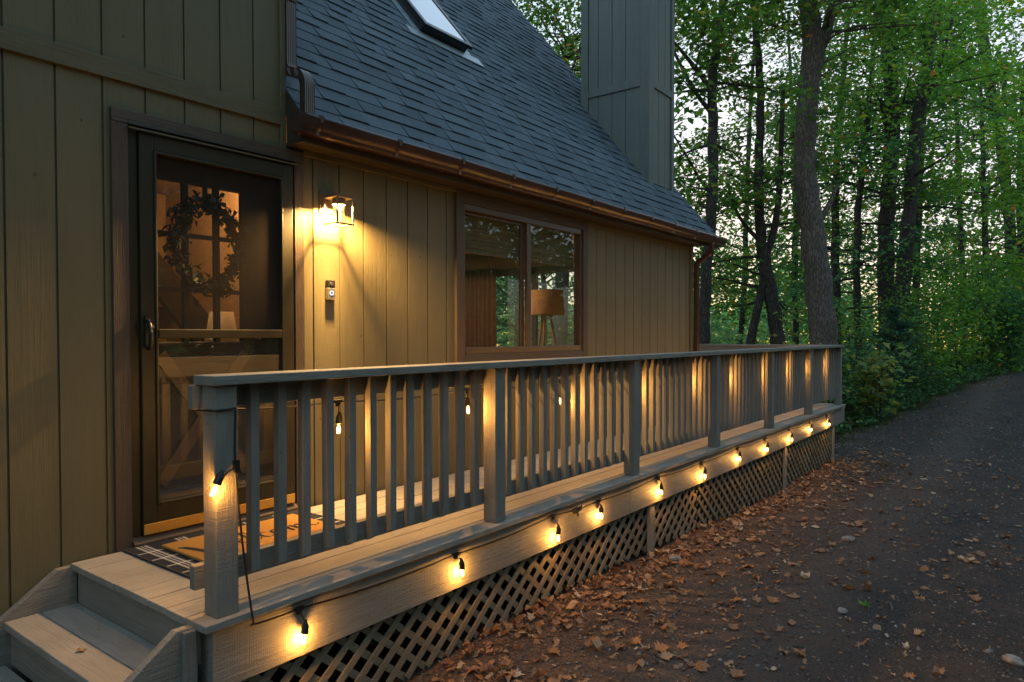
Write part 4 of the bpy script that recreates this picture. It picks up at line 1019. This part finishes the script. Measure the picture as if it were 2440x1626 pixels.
# ------------------------------------------------------------------ trees
def tree(name, label, cat, trunk, forks, leafm, bark, nlimb, nleaf, spread, seed, zlo=2.0, leaf=.11, group=None, droop=.12, extend=2.0, top_leaf=None):
    r = random.Random(seed); g = np.random.default_rng(seed); nleaf = int(nleaf * 1.4); nlimb = int(nlimb * 1.2)
    x0, y0, z0, r0 = trunk[0]; zg = hill(x0, y0)
    root = thing(name, label, cat, (x0, y0, zg), group)
    mb = MB()
    pts = [(x0 + .02, y0, zg - .15, r0 * 1.5), (x0, y0, zg + .25, r0 * 1.12)] + trunk
    lx, ly, lz, lrad = trunk[-1]; px_, py_, pz_, _ = trunk[-2]
    k = extend / max(.3, lz - pz_); pts.append((lx + (lx - px_) * k, ly + (ly - py_) * k, lz + extend, lrad * .5))
    sp_ = spline(pts, 5)
    wob = [p[3] * (1 + .06 * math.sin(i * 2.1 + seed)) for i, p in enumerate(sp_)]
    mb.tube([(p[0] + .015 * math.sin(i * 1.3 + seed), p[1] + .015 * math.cos(i * 1.7 + seed), p[2]) for i, p in enumerate(sp_)], wob, 12)
    for fk in forks:
        s2 = spline(fk, 4); mb.tube([p[:3] for p in s2], [p[3] for p in s2], 8)
    axis = [p for p in sp_ if p[2] > zlo]
    for fk in forks: axis += [p for p in spline(fk, 4) if p[2] > zlo][1:]
    centres = []; wts = []
    for i in range(nlimb):
        p = r.choice(axis); az = r.uniform(0, 2 * math.pi); L = spread * r.uniform(.45, 1.15); up = r.uniform(-.1, .5)
        e = Vector((math.cos(az), math.sin(az), up)) * L
        a_ = Vector(p[:3]); q = [a_]; dirn = e.normalized()
        for s in range(1, 6):
            dirn = (dirn + Vector((r.gauss(0, .16), r.gauss(0, .16), r.gauss(0, .10) - droop * .25))).normalized(); q.append(q[-1] + dirn * L / 5)
        rb = min(p[3] * .4, .010 + .013 * L)
        mb.tube([tuple(v) for v in q], [rb, rb * .8, rb * .62, rb * .45, rb * .3, rb * .16], 5, False)
        for s in (3, 4, 5):
            centres.append(q[s] + Vector((r.gauss(0, .12), r.gauss(0, .12), r.gauss(0, .08)))); wts.append(1)
            for w_ in range(2):
                d_ = Vector((r.gauss(0, 1), r.gauss(0, 1), r.gauss(.1, .5))).normalized() * L * r.uniform(.15, .38); e2 = q[s] + d_
                mb.tube([tuple(q[s]), tuple(q[s] + d_ * .5 + Vector((0, 0, .03))), tuple(e2)], [rb * .3, rb * .2, .003], 4, False)
                centres.append(e2); wts.append(1.4)
    put('trunk', mb.mesh('trunk', True), bark, root)
    C = np.array([tuple(c) for c in centres]); w = np.array(wts) / sum(wts)
    idx = g.choice(len(C), nleaf, p=w)
    pos = C[idx] + g.normal(0, 1, (nleaf, 3)) * (.26, .26, .13) * (spread / 2.4) ** .5
    v, q = leaf_cloud(pos, leaf, .7, .66, .15, seed + 3)
    put('crown', np_mesh('crown', v, q, leafm), None, root)
    return root
TR = {
'T1': ([(16.51, 3.89, .75, .29), (16.46, 4.01, 2.29, .275), (16.38, 4.16, 3.64, .255), (16.32, 4.26, 4.6, .235), (16.34, 4.26, 5.56, .225), (16.4, 4.22, 6.53, .225), (16.48, 4.14, 7.39, .24), (16.45, 4.21, 8.06, .2), (16.39, 4.31, 9.03, .18)], [[(16.50, 4.10, 7.30, .15), (16.60, 3.97, 7.55, .145), (16.7, 3.88, 7.97, .12), (16.78, 3.78, 8.54, .11), (16.89, 3.66, 9.31, .1)], [(16.45, 4.05, 3.50, .10), (16.54, 3.95, 3.66, .08), (16.63, 3.83, 3.93, .06), (16.76, 3.68, 4.36, .03)]]),
'T2': ([(13.65, 5.5, .69, .12), (13.7, 5.48, 2.1, .11), (13.8, 5.4, 3.6, .105), (13.84, 5.4, 5.19, .1), (13.85, 5.42, 6.16, .095), (13.92, 5.35, 6.95, .08), (13.99, 5.27, 7.65, .07), (14.03, 5.25, 8.36, .06)], [[(13.83, 5.44, 6.02, .05), (13.65, 5.68, 6.42, .045), (13.45, 5.97, 6.86, .035), (13.24, 6.25, 7.21, .03)], [(13.82, 5.43, 5.54, .05), (13.59, 5.75, 6.07, .04), (13.39, 6.04, 6.77, .03)]]),
'T3': ([(16.92, 5.0, .74, .17), (16.86, 5.11, 1.76, .16), (16.78, 5.24, 2.58, .15), (16.72, 5.35, 3.4, .12), (16.71, 5.4, 4.53, .11), (16.74, 5.4, 5.55, .1), (16.77, 5.39, 6.68, .09), (16.74, 5.47, 7.9, .08), (16.67, 5.6, 9.34, .07)], [[(16.78, 5.24, 2.58, .1), (16.68, 5.36, 1.86, .1), (16.52, 5.53, .74, .11), (16.4, 5.65, -.9, .13)], [(16.77, 5.27, 2.78, .09), (16.92, 5.09, 3.6, .085), (17.0, 5.02, 4.42, .07), (17.05, 4.99, 5.55, .06), (17.1, 4.97, 6.88, .05)], [(16.73, 5.33, 3.19, .06), (16.43, 5.75, 3.81, .04), (16.26, 6.0, 4.63, .03)]]),
'T4': ([(23.53, 3.74, .65, .24), (23.53, 3.81, 2.73, .235), (23.57, 3.81, 4.56, .22), (23.66, 3.74, 6.12, .21), (23.72, 3.72, 7.82, .2), (23.67, 3.84, 9.51, .2), (23.63, 3.94, 11.08, .19), (23.62, 4.0, 12.25, .17)], []),
'T5': ([(22.65, 3.25, .79, .22), (22.71, 3.23, 2.53, .2), (22.85, 3.11, 4.64, .18), (23.0, 2.99, 6.87, .17), (23.17, 2.81, 8.36, .15), (23.37, 2.6, 10.22, .14), (23.48, 2.5, 11.34, .12)], [[(23.05, 2.93, 7.25, .06), (23.44, 2.47, 8.73, .045), (23.69, 2.19, 10.1, .04)]]),
'T6': ([(27.48, 3.49, .59, .12), (27.52, 3.52, 2.83, .11), (27.61, 3.48, 5.36, .1), (27.72, 3.41, 7.59, .08), (27.87, 3.29, 10.27, .06)], []),
'T7': ([(40.09, 1.04, -0.18, 0.247), (39.92, 1.14, 2.03, 0.247), (39.73, 1.23, 4.44, 0.237), (39.62, 1.50, 7.84, 0.228), (39.50, 1.71, 9.86, 0.228), (39.23, 2.15, 12.46, 0.228), (39.06, 2.43, 14.87, 0.228), (38.95, 2.64, 16.87, 0.209), (38.89, 2.75, 18.27, 0.190)], [[(39.39, 1.88, 11.05, 0.114), (39.60, 1.63, 12.06, 0.095), (39.65, 1.61, 13.47, 0.076)]]),
'T8': ([(24.75, 5.44, .47, .15), (24.77, 5.49, 2.9, .14), (24.8, 5.52, 5.18, .12), (24.88, 5.48, 7.32, .1), (25.05, 5.34, 9.89, .08)], []),
'T9': ([(22.99, 4.45, .65, .1), (22.99, 4.51, 2.74, .1), (23.06, 4.49, 4.82, .095), (23.24, 4.33, 7.17, .08), (23.39, 4.2, 9.12, .07), (23.5, 4.12, 11.08, .06)], []),
'T10': ([(33.35, 1.54, -0.33, 0.150), (33.27, 1.68, 1.20, 0.138), (33.22, 1.80, 2.92, 0.125), (33.19, 1.95, 5.99, 0.100), (33.20, 2.04, 9.05, 0.075)], []),
'T11': ([(41.16, 0.81, 1.23, 0.228), (41.20, 0.88, 4.54, 0.210), (41.18, 1.00, 8.06, 0.175), (41.34, 0.93, 11.77, 0.158)], []),
'T12': ([(25.81, 9.0, .56, .1), (25.97, 8.88, 3.14, .1), (26.04, 8.87, 5.73, .09), (26.15, 8.81, 8.63, .08), (26.27, 8.73, 11.05, .06)], []),
'T13': ([(28.12, 7.61, .54, .11), (28.12, 7.7, 3.22, .11), (28.19, 7.7, 5.9, .1), (28.17, 7.81, 8.92, .08), (28.14, 7.93, 11.43, .06)], []),
'T14': ([(33.21, 2.57, .52, .12), (33.22, 2.64, 3.3, .12), (33.19, 2.77, 6.08, .1), (33.19, 2.87, 9.21, .08), (33.13, 3.04, 11.81, .06)], []),
'T15': ([(15.0, 9.9, .5, .2), (15.1, 9.8, 4.0, .17), (15.0, 9.9, 6.5, .13), (15.1, 9.7, 8.3, .09)], []),
}
LB = {
'T1': ('big grey-barked forked tree standing just beyond the porch end', 'leafA', 'bark', 22, 3000, 2.6, 6.6),
'T2': ('slim tree rising behind the far gutter with two left branches', 'leafA', 'bark2', 26, 4200, 2.4, 3.2),
'T3': ('dark tree on two splayed stems left of the big forked tree', 'leafA', 'bark2', 30, 4800, 2.6, 1.5),
'T4': ('thick straight dark tree right of the big forked tree', 'leafA', 'bark2', 30, 4400, 3.2, 4.6),
'T5': ('dark tree leaning right beside the thick straight one', 'leafC', 'bark2', 26, 4200, 3.0, 4.6),
'T6': ('thin straight tree behind the right-leaning trunk', 'leafB', 'bark2', 22, 3200, 2.8, 1.5),
'T7': ('dark tree leaning left near the right picture edge', 'leafA', 'bark2', 44, 7600, 4.4, 2.6),
'T8': ('dark slender tree close behind the big forked trunk', 'leafB', 'bark2', 24, 3600, 2.8, 1.0),
'T9': ('thin tree between the big forked trunk and the thick straight one', 'leafB', 'bark2', 22, 3200, 2.6, 1.0),
'T10': ('short-looking thin trunk in the bright thicket by the drive', 'leafC', 'bark2', 30, 4800, 2.6, 1.2),
'T11': ('thin trunk half hidden in leaves at the right picture edge', 'leafC', 'bark2', 30, 5000, 2.5, 1.6),
'T12': ('thin distant tree left of the double-stemmed tree', 'leafA', 'bark2', 22, 3400, 3.0, 1.0),
'T13': ('thin distant tree between double-stemmed tree and big forked tree', 'leafA', 'bark2', 22, 3400, 3.0, 1.0),
'T14': ('thin distant tree deep in the wood right of the leaning trunk', 'leafC', 'bark2', 26, 4200, 3.2, .8),
'T15': ('dense tree behind the roof left of the chimney', 'leafA', 'bark', 44, 8200, 3.0, 3.5),
}
for i, k in enumerate(TR):
    lab, lm, bk, nl, nf, sprd, zl = LB[k]
    tree('forest_tree', lab, 'tree', TR[k][0], TR[k][1], M[lm], M[bk], nl, nf, sprd, 40 + i, zl, .12 if k == 'T15' else (.21 if k in ('T7', 'T11', 'T14') else .145), 'trees of the wood beyond the porch', extend=2.0 if k != 'T15' else .3)

# unseen neighbours on the open side that the panes mirror
def dup(root, loc, label, group):   # a copy of a tree with its parts
    r_ = root.copy(); COL.objects.link(r_); r_.location = loc; r_['label'] = label; r_['group'] = group
    for c in root.children:
        k = c.copy(); COL.objects.link(k); k.parent = r_
    return r_

NB = [c for c in COL.objects if c.name.startswith('forest_tree') and c.parent is None]
br = random.Random(4)
for i, (x, y) in enumerate(((-4, -9), (0, -12), (3.5, -10), (7, -12.5), (10.5, -10), (14, -12), (18, -10.5), (22, -12), (26, -9), (-8, -6), (-11, -1), (-9, 3), (2, -16), (9, -17), (16, -16))):
    src = NB[(0, 4, 9, 3, 6, 1, 10, 2, 5, 8, 9, 10, 6, 13, 11)[i]]
    r_ = dup(src, (x, y, -.75), 'tree across the drive opposite the cabin mirrored in its panes', 'trees across the drive')
    r_.rotation_euler = (0, 0, br.uniform(0, 6.28))

EXTRA = {'a': [(17.5, 13.2, -1.4, .16), (17.6, 13.1, 2, .14), (17.4, 13.3, 5, .12), (17.5, 13.2, 7, .09)], 'b': [(19.5, 16.5, -2, .18), (19.4, 16.4, 3, .15), (19.6, 16.6, 6, .12), (19.5, 16.5, 8, .09)], 'c': [(15.6, 10.9, -1.2, .09), (15.7, 10.8, 1.5, .08), (15.6, 10.9, 3.6, .06), (15.6, 10.8, 5, .04)]}
for k, lab_ in (('a', 'leafy tree seen through the left window pane past the curtain'), ('b', 'tree seen small through both window panes behind the nearer leaves'), ('c', 'young leafy tree seen through the right window pane by the lampshade')):
    tree('forest_tree', lab_, 'tree', EXTRA[k], [], M['leafB'], M['bark2'], 40, 5200, 2.6, 70 + ord(k), .4, .13, 'trees behind the cabin')

def shrub(name, label, cat, c, rad, n, leafm, seed, leaf=.09, stems=5, group=None, bias=.7):
    g = np.random.default_rng(seed); r = random.Random(seed); zg = hill(c[0], c[1])
    root = thing(name, label, cat, (c[0], c[1], zg), group); mb = MB(); cent = []
    for s in range(stems):
        az = r.uniform(0, 6.28); top = Vector((c[0] + math.cos(az) * rad[0] * r.uniform(.2, .8), c[1] + math.sin(az) * rad[1] * r.uniform(.2, .8), zg + rad[2] * r.uniform(.6, 1.0)))
        b0 = Vector((c[0] + r.gauss(0, .06), c[1] + r.gauss(0, .06), zg - .05)); mid = b0.lerp(top, .5) + Vector((r.gauss(0, .1), r.gauss(0, .1), .1))
        pts = spline([tuple(b0), tuple(mid), tuple(top)], 5); mb.tube(pts, [.016 * (1 - .08 * i) for i in range(len(pts))], 5, False)
        for p in pts[3:]:
            for w_ in range(4):
                d_ = Vector((r.gauss(0, rad[0] * .35), r.gauss(0, rad[1] * .35), r.gauss(0, rad[2] * .12))); e = Vector(p) + d_
                if e.z < zg + .08: e.z = zg + .08 + r.random() * .2
                mb.tube([p, tuple(Vector(p).lerp(e, .5) + Vector((0, 0, .03))), tuple(e)], [.006, .005, .002], 4, False); cent.append(tuple(e))
    put('stems', mb, M['bark2'], root)
    C = np.array(cent); idx = g.integers(0, len(C), n); pos = C[idx] + g.normal(0, 1, (n, 3)) * (.15, .15, .09) * (rad[0] / .9)
    v, q = leaf_cloud(pos, leaf, bias, .68, .15, seed + 1)
    put('foliage', np_mesh('foliage', v, q, leafm), None, root)
    return root
SH = [
 ('broad green shrub just past the porch corner', (14.4, 3.65), (.9, .8, 1.5), 1500, 'leafA', .09),
 ('low blue-green shrub at the foot of the big forked tree', (15.6, 3.35), (.8, .6, .9), 1300, 'ivy', .08),
 ('dark bushy shrub behind the yellow sapling', (18.0, 3.3), (1.1, .8, 1.4), 1700, 'leafB', .09),
 ('green thicket shrub left of the thin trunk by the drive', (21.0, 2.75), (1.4, .8, 2.2), 2300, 'leafA', .10),
 ('bright green tall shrub behind the dark young pine', (23.0, 2.6), (1.6, 1.0, 3.2), 2600, 'leafC', .11),
 ('bright yellow-green shrub in the middle of the drive edge thicket', (26.0, 2.2), (1.8, 1.0, 3.4), 2800, 'leafC', .12),
 ('tall leafy shrub near the far bend of the drive', (29.5, 1.75), (1.9, 1.0, 3.8), 2800, 'leafA', .13),
 ('dark shrub at the right picture edge above the drive', (30.0, .95), (1.6, .8, 3.0), 2400, 'leafB', .13),
 ('green shrub closing the drive at its far bend', (38.0, .6), (2.6, 1.6, 4.5), 3000, 'leafA', .16),
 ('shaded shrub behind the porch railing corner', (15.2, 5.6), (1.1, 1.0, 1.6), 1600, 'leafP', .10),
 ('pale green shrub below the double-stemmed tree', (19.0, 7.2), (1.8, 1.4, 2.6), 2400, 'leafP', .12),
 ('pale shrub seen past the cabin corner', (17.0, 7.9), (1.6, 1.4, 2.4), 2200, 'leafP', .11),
 ('bushy shrub between the big forked tree and the thick straight trunk', (20.0, 4.2), (1.3, 1.0, 2.6), 2200, 'leafA', .10),
]
for i, (lab, c, rd, n, lm, ls) in enumerate(SH): shrub('shrub', lab, 'shrub', c, rd, n, M[lm], 300 + i, ls, 6, 'shrubs at the edge of the wood')
shrub('sapling', 'small sapling with large yellow-green leaves at the wood edge', 'sapling', (16.2, 2.75), (.75, .55, 1.35), 300, M['leafY'], 401, .19, 5)
shrub('sapling', 'thin branchy sapling with yellow leaves left of the big forked trunk', 'sapling', (15.3, 4.35), (.5, .4, 2.3), 170, M['leafY'], 402, .12, 3)

# dark young pine
pz = hill(18.8, 2.85); yp = thing('young_pine', 'dark young pine with drooping needles behind the yellow sapling', 'pine', (18.8, 2.85, pz))
mb = MB().tube([(18.8, 2.85, pz - .1), (18.82, 2.85, pz + 2.3)], [.045, .01], 7); g = np.random.default_rng(77); P_ = []; A_ = []; pr = random.Random(9)
for i in range(90):
    z = pr.uniform(.35, 2.2); L = (2.45 - z) * .55 * pr.uniform(.7, 1.1); az = pr.uniform(0, 6.28); a0 = Vector((18.81, 2.85, pz + z)); dd = Vector((math.cos(az), math.sin(az), .25)) * L
    e = a0 + dd; mb.tube([tuple(a0), tuple(a0 + dd * .6), tuple(e - Vector((0, 0, .08)))], [.009, .006, .003], 4, False)
    for s in np.linspace(.2, 1, 26):
        for w_ in range(3):
            P_.append(tuple(a0 + dd * s + Vector((pr.gauss(0, .05), pr.gauss(0, .05), pr.gauss(0, .03))))); A_.append(tuple(dd.normalized()))
put('trunk', mb, M['bark2'], yp)
v, q = leaf_cloud(np.array(P_), .13, .2, .10, .02, 78, axis=np.array(A_)); put('needles', np_mesh('needles', v, q, M['needle']), None, yp)

# ground cover along the wood edge, moss and grass on the verge
g = np.random.default_rng(90); n = 26000
xs = 11.7 + 32 * g.random(n) ** 1.5; ys = np.array([road_l(x) for x in xs]) + .12 + np.abs(g.normal(0, 1.5, n)) + .4 * (np.sin(xs * 1.7) > .3) * 0
zs = np.array([hill(x, y) for x, y in zip(xs, ys)]) + np.minimum(.03 + np.abs(g.normal(0, .16, n)) * np.clip(ys - np.array([road_l(x) for x in xs]), .1, 1.4), .8)
v, q = leaf_cloud(np.stack([xs, ys, zs], 1), .085 * (1 + np.maximum(0, xs - 16) * .03), .8, .75, .12, 91)
tag(put('ground_cover', np_mesh('ground_cover', v, q, M['ivy']), None), 'dark green low ground cover along the wood edge', 'ground cover', kind='stuff')
n = 9000; xs = 11.6 + 26 * g.random(n) ** 1.4; ys = np.array([road_l(x) for x in xs]) + g.normal(.02, .16, n); far = g.random(n) < .3
ys[far] = .15 - np.abs(g.normal(0, .5, far.sum())); xs[far] = 12.5 + 16 * g.random(far.sum())
zs = np.array([dz(x, y) for x, y in zip(xs, ys)]) + .012
v, q = leaf_cloud(np.stack([xs, ys, zs], 1), .075, -.3, .12, .05, 95)
tag(put('verge_grass', np_mesh('verge_grass', v, q, leaf_mat('mossy_grass', [(0, (.05, .07, .02)), (1, (.12, .13, .04))], .3)), None), 'thin mossy grass on the verges of the drive', 'grass', kind='stuff')

# the wood further back: one mass of leaves and stems
g = np.random.default_rng(120); n = 60000
az = g.uniform(R(-3), R(38), n); dist = g.uniform(27, 58, n)
xs, ys = dist * np.cos(az), dist * np.sin(az)
top = 11.5 - 6.0 * np.clip((np.degrees(az) - 14) / 16, 0, 1)
hgt = g.random(n) ** 1.25 * top
clump = np.sin(xs * .9 + 1.3 * np.sin(ys * .7)) * np.sin(ys * 1.1 + hgt * .8)
keep = clump > -.35
pos = np.stack([xs, ys, np.array([hill(a, b) for a, b in zip(xs, ys)]) + hgt], 1)[keep]
v, q = leaf_cloud(pos, .24, .6, .7, .15, 121)
tag(put('background_wood', np_mesh('background_wood', v, q, M['leafA']), None), 'far part of the wood reading as one green mass', 'wood', kind='stuff')
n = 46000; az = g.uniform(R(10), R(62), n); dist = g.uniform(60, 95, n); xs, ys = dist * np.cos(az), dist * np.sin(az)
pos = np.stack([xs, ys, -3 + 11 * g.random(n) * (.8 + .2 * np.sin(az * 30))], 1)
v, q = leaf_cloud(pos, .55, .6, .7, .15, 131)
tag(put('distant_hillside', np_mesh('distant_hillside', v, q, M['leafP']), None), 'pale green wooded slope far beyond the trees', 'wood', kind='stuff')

# unseen leaf mass added across the drive to block low sky, mirrored in panes
g = np.random.default_rng(140); n = 60000
xs = g.uniform(-22, 40, n); ys = -g.uniform(11, 26, n); hg_ = g.random(n) * (8.5 + 2.5 * np.sin(xs * .8))
pos = np.stack([xs, ys, -.9 + hg_], 1)
v, q = leaf_cloud(pos, .46, .5, .7, .15, 141)
tag(put('sky_block_leaves', np_mesh('sky_block_leaves', v, q, M['leafA']), None), 'unseen leaf mass added across the drive to block low sky from the cabin panes', 'wood', kind='stuff')

print('objects', len(bpy.data.objects))
